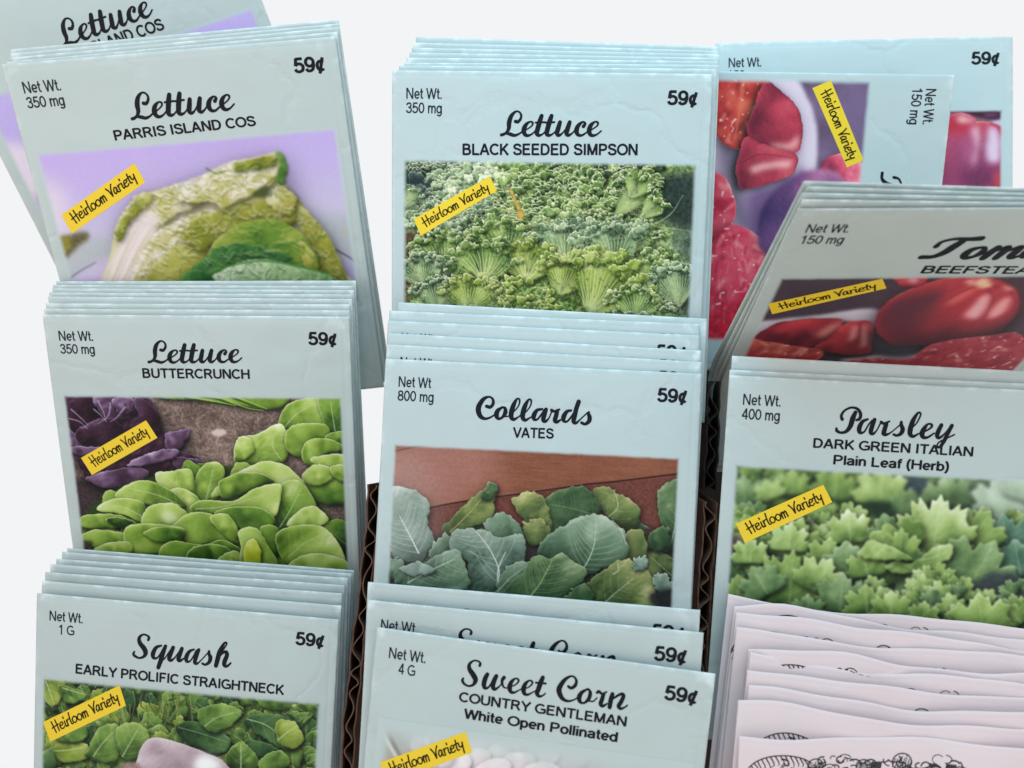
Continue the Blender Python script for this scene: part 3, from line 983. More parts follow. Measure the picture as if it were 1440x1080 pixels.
        if mid is not None:
            q = np.array(mid, float) if canvas else self.P(mid)
            q = spline([tuple(a) for a in q], 6) if len(q) > 2 else spline([tuple(q[0]), tuple(q[1])], 12)
            ln = np.hypot(*(q[-1] - q[0]))
            for k in range(side):
                i = int((k + .6) / (side + .3) * (len(q) - 1))
                d = q[min(i + 1, len(q) - 1)] - q[max(i - 1, 0)]
                a = math.atan2(d[1], d[0])
                L = size * .62 * (1 - .35 * k / side)
                for sg in (-1, 1):
                    b = a + sg * vspread
                    e = q[i] + L * np.array([math.cos(b), math.sin(b)])
                    mm = q[i] + .5 * L * np.array([math.cos(b + sg * .12), math.sin(b + sg * .12)])
                    self.line([q[i], mm, e], 1.1, vein, va * .5, .9, True, True, m)
            self.line([tuple(a) for a in q[::5]] + [tuple(q[-1])], 1.9, vein, min(1, va * 1.3), .8, True, True, m)
        return m

    def _fan(self, cx, cy, ang, R, spread, cols, veins=9, frill=.5, shadow=.6, canvas=False, vein=(205, 218, 165), lobes=0, lobe=.3, fz=.66, va=.5):
        """a leaf that opens like a fan from its foot, with a frilled or lobed edge"""
        if not canvas:
            (cx, cy), = self.P([(cx, cy)])
            R = R / self.sc
        dx, dy = self.X - cx, self.Y - cy
        r = np.hypot(dx, dy)
        th = (np.arctan2(-dy, dx) - math.radians(ang) + math.pi) % (2 * math.pi) - math.pi
        sp = math.radians(spread)
        t = th / sp
        self.seed += 1
        rg = np.random.default_rng(self.seed)
        k = [rg.uniform(0, 6.28) for _ in range(6)]
        Rt = R * (np.clip(1 - np.abs(t) ** 3.2, 0, 1) ** .45) * (1 + .07 * np.sin(7 * th + k[0]) + .05 * np.sin(17 * th + k[1]))
        if frill:
            Rt = Rt * (1 + .16 * frill * (self.nz(4, 2) - .5) * 2)
        if lobes:
            Rt = Rt * (1 - lobe * (1 - np.abs(np.cos(t * lobes * math.pi / 2 + k[2]))) ** 1.2 - .09 * (1 - np.abs(np.cos(t * lobes * 1.6 * math.pi + k[3]))))
        q = np.where(np.abs(t) < 1, r / np.maximum(Rt, 1e-3), 9)
        m = sstep(1 + 1.2 / R, 1 - 1.2 / R, q) * (R > 1)
        m = blur(m, 1)
        s_ = shift(blur(m, max(2, R * .09)), 1, 1 + R * .07)
        self.img *= (1 - shadow * s_ * (1 - m))[..., None]
        s = .42 + .18 * np.cos(th * 6 + k[4]) + .3 * (self.nz(max(3, R * .22), 3) - .5) - .22 * sstep(.45, .05, q)
        if frill:
            z = sstep(fz, .95, q)
            rid = 1 - np.abs(self.nz(4.2, 2) * 2 - 1)
            s = s + z * frill * ((sstep(.72, .98, rid)) * .75 - .16) + z * .3 * (self.nz(3, 2) - .5)
        else:
            s = s + .25 * sstep(.6, 1, q) + .25 * (self.nz(3, 2) - .5)
        self.over(m, ramp(s, cols))
        if veins:
            v = np.abs(((t * veins + .22 * np.sin(q * 7 + k[5])) + .5) % 1 - .5) / veins * sp * r
            lv = sstep(1.1, .3, v) * sstep(.98, .5, q) * m * va * (r > 2)
            self.over(lv, vein)
        return m

    def finish(self, feather=4, grain=5., soften=0):
        im = self.img
        if soften:
            im = blur(im, soften)
        im = im + (RNG.random(im.shape) - .5) * grain + ((self.nz(2, 1) - .5) * grain)[..., None]
        e = np.minimum.reduce([self.X + .5, self.w - self.X - .5, self.Y + .5 + 0 * self.X])
        e = e + 1.2 * (self.nz(14, 2) - .5)
        k = sstep(0, feather * 1.6, e)
        self.k = k
        self.img = np.clip(im, 4, 250)


# ink colours are the seen colours divided by the light that reaches each packet
LIGHT = json.loads('''{"parris": [1.045, 1.127, 1.174], "rear": [0.964, 1.061, 1.123], "butter": [0.945, 1.023, 1.073], "squash": [0.918, 0.979, 1.023], "black": [0.972, 1.183, 1.316], "coll": [0.935, 1.104, 1.213], "corn": [0.939, 1.031, 1.097], "parsley": [0.877, 0.935, 0.978], "tback": [0.94, 1.251, 1.453], "tside": [0.825, 1.038, 1.168], "tfront": [0.705, 0.703, 0.686]}''')


def photo_print(ph, paper, parent, off=.035):
    lin = ph.img / 255
    lin = np.where(lin <= .04045, lin / 12.92, ((lin + .055) / 1.055) ** 2.4) / np.array(LIGHT[ph.key])
    base = np.array((0.55, 0.60, 0.57, 1))[:3]
    lin = lin * ph.k[..., None] + base * (1 - ph.k[..., None])
    u = ph.u0 + ph.X / SR
    v = ph.v0 + ph.Y / SR
    co = paper.on_front(u, v, off).reshape(-1, 3) * MM
    h, w = ph.h, ph.w
    me = bpy.data.meshes.new('photo_print')
    me.vertices.add(h * w)
    me.vertices.foreach_set('co', co.astype(np.float32).ravel())
    i = np.arange(h * w).reshape(h, w)
    q = np.stack([i[:-1, :-1], i[1:, :-1], i[1:, 1:], i[:-1, 1:]], -1).reshape(-1, 4)
    n = len(q)
    me.loops.add(n * 4)
    me.polygons.add(n)
    me.polygons.foreach_set('loop_start', np.arange(0, n * 4, 4, dtype=np.int32))
    me.loops.foreach_set('vertex_index', q.astype(np.int32).ravel())
    me.update(calc_edges=True)
    at = me.color_attributes.new('ink', 'FLOAT_COLOR', 'POINT')
    c = np.ones((h * w, 4), np.float32)
    c[:, :3] = np.clip(lin.reshape(-1, 3), 0, .95)
    at.data.foreach_set('color', c.ravel())
    me.materials.append(M_PRINT)
    me.polygons.foreach_set('use_smooth', [True] * n)
    o = bpy.data.objects.new('photo_print', me)
    COL.objects.link(o)
    o.parent = parent
    return o


# --- the colours of each kind of leaf, dark to light
G_BUTTER = [(30, 54, 18), (90, 124, 40), (140, 172, 70), (178, 204, 106), (226, 238, 182)]
G_BUTTER_D = [(18, 42, 16), (52, 88, 28), (98, 138, 46), (138, 172, 72), (212, 228, 160)]
G_BUTTER_L = [(70, 102, 36), (130, 162, 64), (172, 198, 98), (202, 220, 140), (238, 246, 212)]


def paint_butter():
    a = Photo('butter', 80, 540, 3.4286, v1=.985, base=(112, 92, 86))
    n, f = a.nz(26, 4), a.nz(3.2, 3)
    soil = ramp(.5 * n + .62 * f - .08, [(50, 38, 40), (92, 74, 70), (128, 108, 100), (168, 148, 138), (208, 192, 182)])
    a.img = soil
    for _ in range(60):
        x, y = RNG.uniform(430, 1060), RNG.uniform(90, 380)
        t = RNG.uniform(0, 3.14)
        L = RNG.uniform(8, 40)
        a.line([(x, y), (x + L * math.cos(t), y + L * math.sin(t))], RNG.uniform(.6, 1.8), (196, 178, 168), RNG.uniform(.3, .8))
    a.poly([(750, 225), (800, 215), (820, 235), (790, 250), (755, 243)], (214, 194, 190), wob=1)
    a.poly([(85, 460), (300, 470), (330, 560), (180, 640), (100, 640)], (48, 36, 42), 4, 2, .85, .5, 3)
    a.poly([(1230, 560), (1395, 560), (1395, 740), (1300, 720)], (86, 70, 66), 3, 2, .7, .8, 2.5)
    a.leaf([(470, 50), (700, 50), (1095, 50), (1085, 112), (980, 118), (860, 100), (700, 76), (540, 72)], G_BUTTER, puff=.06, wob=1.3, rim=1.15, crinkle=.22)
    for q in ([(700, 60), (790, 75), (900, 118), (985, 132)], [(620, 66), (760, 90), (850, 108)], [(840, 62), (920, 92), (1000, 124)]):
        a.line(q, 4, (40, 66, 24), .8)
        a.line([(x + 14, y - 6) for x, y in q], 2.4, (172, 198, 96), .8)
    PU = [(22, 12, 22), (52, 32, 50), (86, 60, 86), (138, 112, 148), (206, 188, 218)]
    PD = [(18, 8, 16), (38, 18, 32), (58, 32, 50), (88, 60, 86), (160, 138, 172)]
    a.leaf([(30, 50), (400, 50), (490, 140), (525, 230), (640, 222), (620, 290), (560, 305), (715, 372), (640, 418), (500, 420), (470, 440), (330, 490), (230, 495), (160, 470), (110, 400), (50, 260)], PD, crinkle=.8)
    a.leaf([(550, 350), (620, 352), (715, 372), (690, 410), (600, 420)], PU)
    a.leaf([(525, 240), (575, 225), (645, 218), (610, 300), (540, 322)], PU)
    a.leaf([(35, 55), (180, 55), (240, 150), (170, 235), (60, 205)], PD, crinkle=.9, bias=-.1)
    a.leaf([(180, 55), (395, 55), (405, 115), (300, 185), (225, 150)], PU, crinkle=.9)
    a.leaf([(270, 70), (360, 62), (380, 120), (310, 150)], PU, crinkle=.9, bias=.1)
    a.leaf([(380, 60), (480, 130), (505, 230), (420, 205)], PD, crinkle=.8)
    a.leaf([(45, 205), (110, 255), (180, 315), (80, 305)], PU, bias=.12)
    a.leaf([(100, 220), (250, 160), (330, 230), (250, 310), (130, 300)], PD, bias=-.05, crinkle=.9)
    a.leaf([(150, 445), (350, 402), (445, 430), (340, 490), (230, 498), (180, 475)], PU, bias=.03)
    a.leaf([(340, 385), (480, 322), (582, 315), (560, 358), (420, 392)], PU, bias=.22)
    a.leaf([(80, 300), (250, 310), (200, 350), (100, 340)], PU, bias=.05)
    for q in ([(70, 120), (120, 165), (150, 195)], [(200, 80), (225, 130), (240, 180)], [(260, 90), (250, 150), (200, 190)], [(330, 110), (290, 160), (260, 180)], [(180, 120), (215, 150), (235, 175)], [(60, 165), (110, 180), (150, 215)]):
        a.line(q, 2, (206, 186, 222), .65)
    B, D, L = G_BUTTER, G_BUTTER_D, G_BUTTER_L
    a.leaf([(1205, 490), (1395, 450), (1400, 575), (1240, 562)], D, wob=1.3, rim=1.15, crinkle=.22)
    a.leaf([(1070, 170), (1130, 88), (1275, 70), (1295, 200), (1180, 215), (1090, 215)], B, mid=[(1100, 205), (1160, 140), (1230, 100)], side=3, wob=1.3, rim=1.15, crinkle=.22)
    a.leaf([(1258, 60), (1375, 60), (1395, 220), (1340, 255), (1290, 190)], D, mid=[(1345, 240), (1330, 150), (1320, 80)], side=4, wob=1.3, rim=1.15, crinkle=.22)
    a.leaf([(855, 325), (888, 255), (960, 242), (1078, 190), (1112, 260), (1092, 372), (880, 382)], L, crinkle=.5, mid=[(1080, 360), (1040, 290), (1060, 215)], side=3, wob=1.3, rim=1.15)
    a.leaf([(880, 255), (935, 262), (950, 330), (870, 370), (855, 325)], L, crinkle=.6, wob=1.3, rim=1.15)
    a.leaf([(1103, 245), (1150, 193), (1290, 193), (1312, 250), (1212, 282), (1192, 348), (1118, 322)], B, wob=1.3, rim=1.15, crinkle=.22)
    a.leaf([(1290, 250), (1395, 225), (1395, 310), (1330, 300)], D, wob=1.3, rim=1.15, crinkle=.22)
    a.leaf([(1188, 302), (1230, 263), (1332, 268), (1385, 312), (1300, 332), (1245, 392), (1190, 372)], B, bias=-.05, wob=1.3, rim=1.15, crinkle=.22)
    a.leaf([(1236, 352), (1395, 338), (1395, 402), (1320, 412), (1250, 392)], L, wob=1.3, rim=1.15, crinkle=.22)
    a.leaf([(1183, 442), (1240, 388), (1322, 400), (1342, 442), (1280, 482), (1208, 482)], L, wob=1.3, rim=1.15, crinkle=.22)
    a.leaf([(1320, 400), (1395, 390), (1395, 470), (1340, 450)], B, wob=1.3, rim=1.15, crinkle=.22)
    # the head in front, back leaves first
    a.poly([(120, 660), (300, 500), (620, 420), (1000, 400), (1240, 560), (1390, 740), (1390, 900), (110, 860)], (44, 74, 28), 3)
    a.scatter(55, [(150, 650), (330, 520), (640, 440), (1000, 420), (1220, 560), (1370, 760), (1370, 880), (120, 850)], (110, 220), [B, D, B], -.12)
    a.leaf([(655, 525), (690, 408), (760, 373), (805, 400), (805, 450), (762, 565), (690, 565)], B, mid=[(720, 560), (740, 480), (760, 390)], side=4, wob=1.3, rim=1.15, crinkle=.22)
    a.leaf([(476, 432), (560, 418), (645, 412), (664, 500), (645, 565), (520, 505)], L, bias=-.1, crinkle=.6, mid=[(640, 550), (590, 490), (520, 440)], side=4, wob=1.3, rim=1.15)
    a.leaf([(755, 545), (800, 468), (900, 410), (1000, 370), (1100, 388), (1172, 450), (1222, 520), (1245, 600), (1180, 692), (1080, 692), (1060, 560), (960, 482)], L, bias=-.05, mid=[(1080, 680), (1090, 560), (1000, 440)], side=5, wob=1.3, rim=1.15, crinkle=.22)
    a.leaf([(1060, 500), (1160, 458), (1232, 540), (1248, 622), (1160, 692), (1070, 692), (1048, 600)], D, bias=.06, mid=[(1075, 690), (1130, 600), (1180, 500)], side=5, wob=1.3, rim=1.15, crinkle=.22)
    a.leaf([(1110, 680), (1180, 600), (1250, 590), (1310, 650), (1250, 690)], L, bias=.1, wob=1.3, rim=1.15, crinkle=.22)
    a.leaf([(540, 520), (600, 500), (680, 540), (700, 600), (640, 640), (570, 590)], L, bias=.08, crinkle=.9, wob=1.3, rim=1.15)
    a.leaf([(285, 545), (330, 488), (440, 463), (565, 520), (625, 592), (520, 602), (420, 572)], B, mid=[(600, 585), (480, 530), (340, 500)], side=5, wob=1.3, rim=1.15, crinkle=.22)
    a.leaf([(195, 605), (265, 553), (400, 558), (435, 620), (420, 664), (300, 622)], L, mid=[(420, 640), (320, 590), (230, 580)], side=4, wob=1.3, rim=1.15, crinkle=.22)
    a.leaf([(105, 662), (150, 628), (300, 630), (395, 682), (250, 692), (140, 692)], B, wob=1.3, rim=1.15, crinkle=.22)
    a.leaf([(235, 650), (300, 640), (370, 665), (300, 690)], D, bias=-.2, wob=1.3, rim=1.15, crinkle=.22)
    a.leaf([(105, 742), (190, 700), (330, 720), (345, 762), (220, 792), (130, 765)], B, wob=1.3, rim=1.15, crinkle=.22)
    a.leaf([(410, 650), (450, 588), (560, 572), (645, 640), (600, 692), (520, 695), (425, 690)], L, bias=-.05, wob=1.3, rim=1.15, crinkle=.22)
    a.poly([(500, 620), (550, 610), (590, 650), (560, 665), (515, 655)], (220, 232, 186), 4, 1, .8)
    a.leaf([(785, 470), (880, 425), (985, 430), (1050, 470), (960, 495), (870, 540), (800, 545)], B, bias=-.12, wob=1.3, rim=1.15, crinkle=.22)
    a.leaf([(650, 605), (700, 558), (850, 562), (960, 500), (1072, 478), (1080, 540), (1042, 642), (900, 592), (780, 622)], L, bias=-.02, mid=[(670, 600), (850, 580), (1050, 510)], side=4, wob=1.3, rim=1.15, crinkle=.22)
    a.leaf([(760, 622), (880, 588), (990, 600), (1055, 662), (960, 724), (880, 692)], D, bias=.02, rim=1.3, wob=1.3, crinkle=.22)
    a.leaf([(980, 692), (1065, 690), (1085, 800), (1020, 832)], D, bias=-.1, wob=1.3, rim=1.15, crinkle=.22)
    a.leaf([(555, 684), (640, 622), (740, 622), (822, 680), (880, 764), (780, 762), (660, 772), (600, 724)], B, rim=1.3, wob=1.3, crinkle=.22)
    a.leaf([(740, 640), (820, 625), (872, 690), (880, 770), (800, 720)], B, rim=1.3, wob=1.3, crinkle=.22)
    a.leaf([(325, 704), (400, 672), (605, 690), (585, 764), (480, 815), (350, 805)], B, bias=.04, rim=1.3, wob=1.3, crinkle=.22)
    a.leaf([(420, 720), (480, 690), (600, 692), (590, 740), (500, 760)], D, bias=.05, wob=1.3, rim=1.15, crinkle=.22)
    a.leaf([(185, 805), (230, 770), (345, 758), (355, 810)], L, wob=1.3, rim=1.15, crinkle=.22)
    a.leaf([(495, 800), (560, 753), (700, 772), (800, 750), (890, 800), (880, 870), (700, 870), (520, 850)], D, rim=1.3, bias=-.02, wob=1.3, crinkle=.22)
    a.leaf([(640, 800), (740, 770), (830, 790), (860, 860), (650, 870)], D, bias=-.15, rim=1.3, wob=1.3, crinkle=.22)
    a.leaf([(775, 850), (850, 800), (900, 830), (880, 880)], L, wob=1.3, rim=1.15, crinkle=.22)
    a.leaf([(880, 705), (960, 690), (1010, 760), (1065, 880), (900, 880), (890, 780)], B, bias=.05, wob=1.3, rim=1.15, crinkle=.22)
    a.leaf([(905, 790), (945, 740), (985, 800), (975, 880), (910, 880)], [(110, 126, 20), (160, 172, 34), (188, 196, 58), (206, 214, 96), (226, 232, 160)], wob=1.3, rim=1.15, crinkle=.22)
    a.leaf([(1060, 725), (1160, 680), (1290, 690), (1370, 790), (1385, 890), (1200, 890), (1090, 840)], B, bias=.04, mid=[(1120, 830), (1200, 760), (1290, 720)], side=5, rim=1.3, wob=1.3, crinkle=.22)
    a.leaf([(1120, 862), (1230, 812), (1380, 842), (1395, 900), (1150, 900)], L, wob=1.3, rim=1.15, crinkle=.22)
    a.poly([(105, 762), (165, 755), (175, 800), (110, 800)], (50, 44, 40), 2, 2, .9, .9, 2.5)
    a.finish()
    return a


def paint_coll():
    a = Photo('coll', 535, 610, 3.3488, u0=.038, u1=.945, v0=.266, v1=.755, base=(112, 62, 58))
    g = a.nz(3, 3, 9.) * .6 + a.nz(2.2, 2) * .4
    big = a.nz(60, 2)
    a.img = ramp(.2 + .6 * g + .25 * (big - .5), [(90, 50, 38), (122, 74, 56), (144, 92, 70), (164, 114, 94)])
    a.poly([(60, 60), (500, 50), (560, 200), (380, 330), (60, 300)], (176, 130, 124), 22, 0, .6, .1, 3)
    a.poly([(50, 360), (230, 352), (350, 327), (520, 303), (700, 278), (950, 243), (1100, 228), (1420, 190), (1420, 560), (50, 560)], (106, 60, 54), 1, .5, .9, .25, 3, False)
    a.line([(215, 352), (350, 325), (520, 300), (700, 275), (950, 240), (1100, 225), (1400, 188)], 2.6, (40, 22, 24), .9, taper=False)
    a.line([(520, 296), (700, 270), (950, 235)], 1.6, (176, 122, 104), .35, taper=False)
    a.line([(55, 84), (180, 57), (310, 36)], 2.2, (48, 28, 26), .8, taper=False)
    a.poly([(50, 50), (180, 46), (170, 60), (60, 84)], (138, 88, 62), 2, 0, .8)
    a.poly([(20, 600), (330, 470), (700, 480), (1200, 450), (1400, 520), (1400, 830), (0, 830)], (40, 44, 40), 4, 2)
    C = [(28, 50, 36), (66, 96, 74), (100, 132, 106), (134, 162, 140), (186, 204, 190)]
    D = [(18, 38, 26), (42, 70, 46), (66, 98, 64), (98, 128, 88), (160, 182, 140)]
    P = [(52, 76, 64), (92, 120, 106), (124, 150, 136), (156, 178, 166), (206, 218, 212)]
    Y = [(40, 54, 28), (76, 98, 56), (108, 128, 74), (146, 156, 100), (196, 196, 142)]
    V = (206, 220, 206)
    a.scatter(46, [(30, 640), (330, 500), (640, 470), (900, 480), (1240, 480), (1390, 560), (1390, 790), (20, 740)], (90, 200), [D, C, D, Y], -.16, wob=3.4, crinkle=.6)
    a.poly([(690, 510), (780, 500), (730, 590), (680, 600)], (58, 46, 54), 4, 3)
    a.poly([(1240, 460), (1310, 440), (1320, 520), (1250, 560)], (66, 40, 42), 4, 3)
    a.leaf([(1308, 275), (1405, 215), (1405, 450), (1362, 522), (1320, 420)], D, bias=-.05, mid=[(1368, 520), (1385, 440), (1400, 360)], side=4, vein=V, wob=4.2, crinkle=.5)
    a.leaf([(1248, 522), (1290, 448), (1350, 448), (1385, 545), (1280, 548)], D, bias=-.18, wob=4.2, crinkle=.5)
    a.leaf([(1000, 270), (1060, 248), (1150, 290), (1212, 350), (1215, 455), (1110, 432), (1040, 362)], Y, bias=-.05, mid=[(1060, 400), (1120, 340), (1100, 270)], side=4, wob=4.2, crinkle=.5)
    a.leaf([(772, 312), (850, 265), (960, 252), (1032, 330), (1012, 392), (880, 442), (800, 474), (768, 400)], D, bias=.02, mid=[(1000, 380), (900, 350), (790, 330)], side=8, vein=(120, 150, 110), vspread=1.1, wob=4.2, crinkle=.5)
    a.leaf([(622, 312), (700, 268), (765, 300), (805, 400), (795, 505), (690, 505), (668, 400)], Y, crinkle=.8, cell=4, wob=4.2)
    a.leaf([(676, 420), (760, 400), (810, 470), (760, 520), (690, 510)], Y, crinkle=1., cell=3, wob=4.2)
    a.leaf([(295, 445), (380, 350), (470, 270), (520, 223), (553, 250), (532, 310), (522, 400), (440, 442), (330, 474)], Y, crinkle=.6, cell=7, mid=[(330, 460), (440, 350), (520, 250)], side=7, vein=(190, 186, 110), wob=4.2)
    a.leaf([(470, 300), (520, 225), (552, 250), (520, 310)], D, crinkle=.9, wob=4.2)
    a.leaf([(498, 412), (580, 368), (645, 420), (668, 495), (560, 505), (500, 452)], C, wob=4.2, crinkle=.5)
    a.leaf([(40, 268), (110, 253), (190, 280), (228, 350), (217, 420), (246, 505), (190, 590), (60, 580), (30, 480)], P, bias=-.05, mid=[(180, 560), (135, 470), (90, 385)], side=7, vein=(226, 232, 232), va=.95, wob=4.2, crinkle=.5)
    a.leaf([(230, 530), (300, 470), (360, 520), (340, 580), (240, 600)], C, bias=-.1, wob=4.2, crinkle=.5)
    a.leaf([(1145, 472), (1230, 460), (1254, 560), (1205, 625), (1150, 575)], Y, wob=4.2, crinkle=.5)
    a.leaf([(745, 565), (800, 470), (900, 410), (1000, 383), (1092, 410), (1152, 480), (1164, 570), (1080, 632), (950, 655), (840, 612)], C, bias=.05, crinkle=.25, mid=[(948, 645), (985, 580), (1010, 500), (1015, 400)], side=8, vein=(178, 204, 180), va=1., vspread=.95, wob=4.2)
    a.line([(1030, 360), (1075, 395), (1120, 440)], 2.4, (26, 34, 30), .8)
    a.line([(1090, 408), (1130, 450), (1158, 520)], 1.4, (220, 228, 220), .8)
    a.leaf([(326, 484), (370, 455), (430, 445), (500, 462), (560, 492), (650, 470), (684, 520), (672, 612), (562, 705), (520, 765), (415, 750), (408, 600), (350, 570)], P, bias=-.08, crinkle=.5, mid=[(550, 715), (556, 625), (500, 520), (450, 460)], side=7, vein=(214, 224, 218), va=1., wob=4.2)
    a.line([(552, 690), (556, 630), (590, 555)], 2.4, (222, 230, 224), .9)
    a.leaf([(546, 705), (600, 632), (690, 602), (725, 655), (640, 724), (600, 760), (545, 760)], C, mid=[(552, 740), (620, 670), (690, 620)], side=4, vein=V, wob=4.2, crinkle=.5)
    a.leaf([(14, 605), (100, 592), (105, 680), (20, 670)], C, bias=-.05, wob=4.2, crinkle=.5)
    a.leaf([(75, 645), (200, 612), (340, 538), (392, 600), (405, 740), (230, 745), (85, 715)], C, bias=-.06, crinkle=.6, mid=[(130, 700), (240, 640), (350, 590)], side=7, vein=V, va=.7, wob=4.2)
    a.leaf([(90, 630), (170, 605), (260, 640), (200, 665), (110, 650)], P, bias=.05, wob=4.2, crinkle=.5)
    a.leaf([(592, 735), (680, 622), (740, 568), (800, 590), (865, 570), (965, 640), (920, 724), (800, 785), (620, 770)], D, bias=.1, crinkle=.5, mid=[(700, 770), (760, 690), (810, 590)], side=8, vein=(160, 184, 130), va=.9, wob=4.2)
    a.leaf([(955, 724), (1040, 640), (1130, 588), (1182, 600), (1252, 640), (1284, 720), (1290, 830), (1060, 830), (955, 780)], Y, bias=-.06, crinkle=.6, mid=[(1050, 800), (1110, 745), (1190, 680)], side=4, vein=V, wob=4.2)
    a.leaf([(870, 770), (960, 702), (1010, 800), (900, 820)], D, bias=-.1, wob=4.2, crinkle=.5)
    a.leaf([(1288, 672), (1340, 660), (1385, 722), (1300, 744)], P, bias=.05, wob=4.2, crinkle=.5)
    a.leaf([(1185, 600), (1240, 570), (1260, 620), (1210, 640)], P, wob=4.2, crinkle=.5)
    a.line([(1095, 660), (1120, 640), (1115, 600)], 1.6, (222, 228, 216), .8)
    a.poly([(1270, 745), (1395, 735), (1395, 830), (1290, 820)], (34, 36, 38), 3, 1, .9)
    a.poly([(40, 100), (200, 110), (260, 330), (330, 560), (150, 700), (30, 640)], (208, 214, 220), 26, 0, .22)  # pale glare on the packet's left side, painted into the print
    a.finish()
    return a


def paint_black():
    a = Photo('black', 560, 215, 3.3488, v0=.271, v1=.765, base=(90, 120, 80))
    K = [(30, 48, 28), (74, 106, 56), (118, 152, 82), (162, 190, 118), (222, 234, 196)]
    KY = [(48, 68, 30), (100, 128, 56), (140, 166, 80), (174, 194, 112), (220, 230, 176)]
    KB = [(34, 54, 44), (76, 106, 78), (120, 152, 112), (166, 192, 150), (222, 234, 210)]
    def frilly(cols, cell, bias):
        r1 = 1 - np.abs(a.nz(cell, 3) * 2 - 1)
        r2 = 1 - np.abs(a.nz(cell * .45, 2) * 2 - 1)
        s = .16 + .9 * (a.nz(cell * 3.5, 3) - .5) + .42 * r1 ** 3 + .42 * r2 ** 5 + bias + .25 * (a.nz(2, 2) - .5)
        return ramp(s, cols)
    a.img = frilly(K, 8, .0)
    mleft = a.mask(a.P([(20, 30), (480, 30), (430, 330), (100, 420), (20, 420)]), 12)
    a.over(mleft, frilly(KB, 9, .08))
    a.poly([(30, 85), (110, 100), (150, 200), (80, 200)], (52, 64, 84), 6, 3, .8)
    a.poly([(1225, 120), (1420, 100), (1420, 360), (1260, 335), (1190, 235)], (40, 54, 56), 8, 4, .88, .4, 5)
    a.poly([(1110, 390), (1260, 470), (1300, 590), (1420, 640), (1420, 800), (1310, 760), (1230, 600)], (50, 68, 64), 7, 4, .75, .4, 5)
    a.poly([(20, 400), (110, 390), (70, 560), (45, 740), (20, 740)], (86, 68, 54), 4, 3, .9, .5, 4)
    sp = sorted([(RNG.uniform(30, 1230), RNG.uniform(30, 350)) for _ in range(560)], key=lambda q: q[1])
    lump = a.nz(55, 2)
    for x, y in sp:
        (px, py), = a.P([(x, y)])
        d = lump[int(np.clip(py, 0, a.h - 1)), int(np.clip(px, 0, a.w - 1))] - .5
        a.curl(x, y, RNG.uniform(30, 74), 0, KB if x < 440 else K, (-.06 if x > 900 else .02) + 1.15 * d)
    a.poly([(30, 85), (110, 100), (150, 200), (80, 200)], (52, 64, 84), 6, 3, .6)
    a.frilled(1040, 300, 62, 130, 40, K, K, 10)
    a.frilled(1010, 305, 46, 260, 26, K, K, 18)
    a.frilled(1090, 215, 62, 140, 50, K, K, 14)
    a.frilled(1140, 310, 45, 150, 36, K, K, 12)
    a.frilled(30, 260, 70, 120, 50, KB, KB, 8)
    for q, w in (([(1110, 350), (1220, 372), (1280, 480), (1400, 545)], 3.5), ([(1120, 345), (1250, 352), (1395, 372)], 2.6), ([(1150, 360), (1250, 420), (1390, 450)], 1.8), ([(1180, 350), (1280, 290), (1340, 200)], 2.)):
        a.line(q, w, (166, 190, 156), .75)
    a.poly([(1290, 375), (1400, 380), (1400, 520), (1300, 480)], (78, 96, 100), 6, 2, .6)
    rows = [(210, 560, 100, 170, 55, K), (500, 500, 88, 170, 60, K), (1020, 560, 100, 220, 52, KB), (790, 545, 88, 215, 62, KB), (1090, 470, 80, 150, 55, K), (650, 470, 90, 130, 60, K), (900, 420, 90, 120, 65, K),
            (600, 610, 85, 180, 58, KY), (400, 610, 92, 190, 66, K), (120, 630, 100, 140, 60, KB), (1080, 650, 80, 150, 60, K), (760, 670, 75, 170, 52, KY),
            (1190, 700, 85, 210, 50, K), (1320, 730, 100, 190, 45, KB), (900, 775, 66, 290, 46, KY), (340, 750, 90, 160, 60, KY), (190, 740, 85, 140, 60, KB), (1110, 780, 85, 140, 65, K)]
    rows = [(x, y, g, R * 1.18, min(sp * 1.12, 72), c) for x, y, g, R, sp, c in rows]
    items = [(y, 1, x, g, R, sp, c) for x, y, g, R, sp, c in rows]
    for _ in range(620):
        x, y = RNG.uniform(60, 1300), RNG.uniform(330, 830)
        if x > 1130 and y < 560:
            continue
        if any((abs(x - q[0]) < .5 * q[3] and q[1] - .8 * q[3] < y - 26 < q[1] - .16 * q[3]) for q in rows):
            continue
        c = KY if (440 < x < 880 and y > 560) else (KB if (x < 300 or x > 960) else K)
        items.append((y, 0, x, RNG.uniform(45, 135), RNG.uniform(44, 82), RNG.uniform(60, 95), c))
    for y, big, x, g, R, sp, c in sorted(items, key=lambda q: q[0]):
        if big:
            a.frilled(x, y, g, R, sp, c, c, 34)
        else:
            a.curl(x, y - 20, R * .62, 0, c, .04)
    veil = 1 - a.mask(a.P([(1225, 110), (1420, 90), (1420, 640), (1290, 560), (1200, 300)]), 8)
    fine = 1 - np.abs(a.nz(5.5, 3) * 2 - 1)
    low = a.nz(40, 2)
    a.over(veil * sstep(.82, .97, fine) * .34 * sstep(.4, .62, low), (214, 228, 192))
    a.over(veil * sstep(.62, .8, a.nz(5, 2)) * .4 * sstep(.62, .4, low), (44, 66, 40))
    for x, y, g, R, sp_, c in ((880, 775, 66, 250, 40, KY), (790, 545, 88, 180, 50, K), (400, 610, 92, 150, 55, K), (600, 610, 85, 140, 50, KY)):
        for k in range(17):
            t = math.radians(g + sp_ * (-1 + k / 8) * .8)
            a.line([(x + .22 * R * math.cos(t), y - .22 * R * math.sin(t)), (x + .5 * R * math.cos(t) + 4 * (k % 3), y - .5 * R * math.sin(t)), (x + .92 * R * math.cos(t), y - .92 * R * math.sin(t))], 1.8, (214, 224, 168), .4)
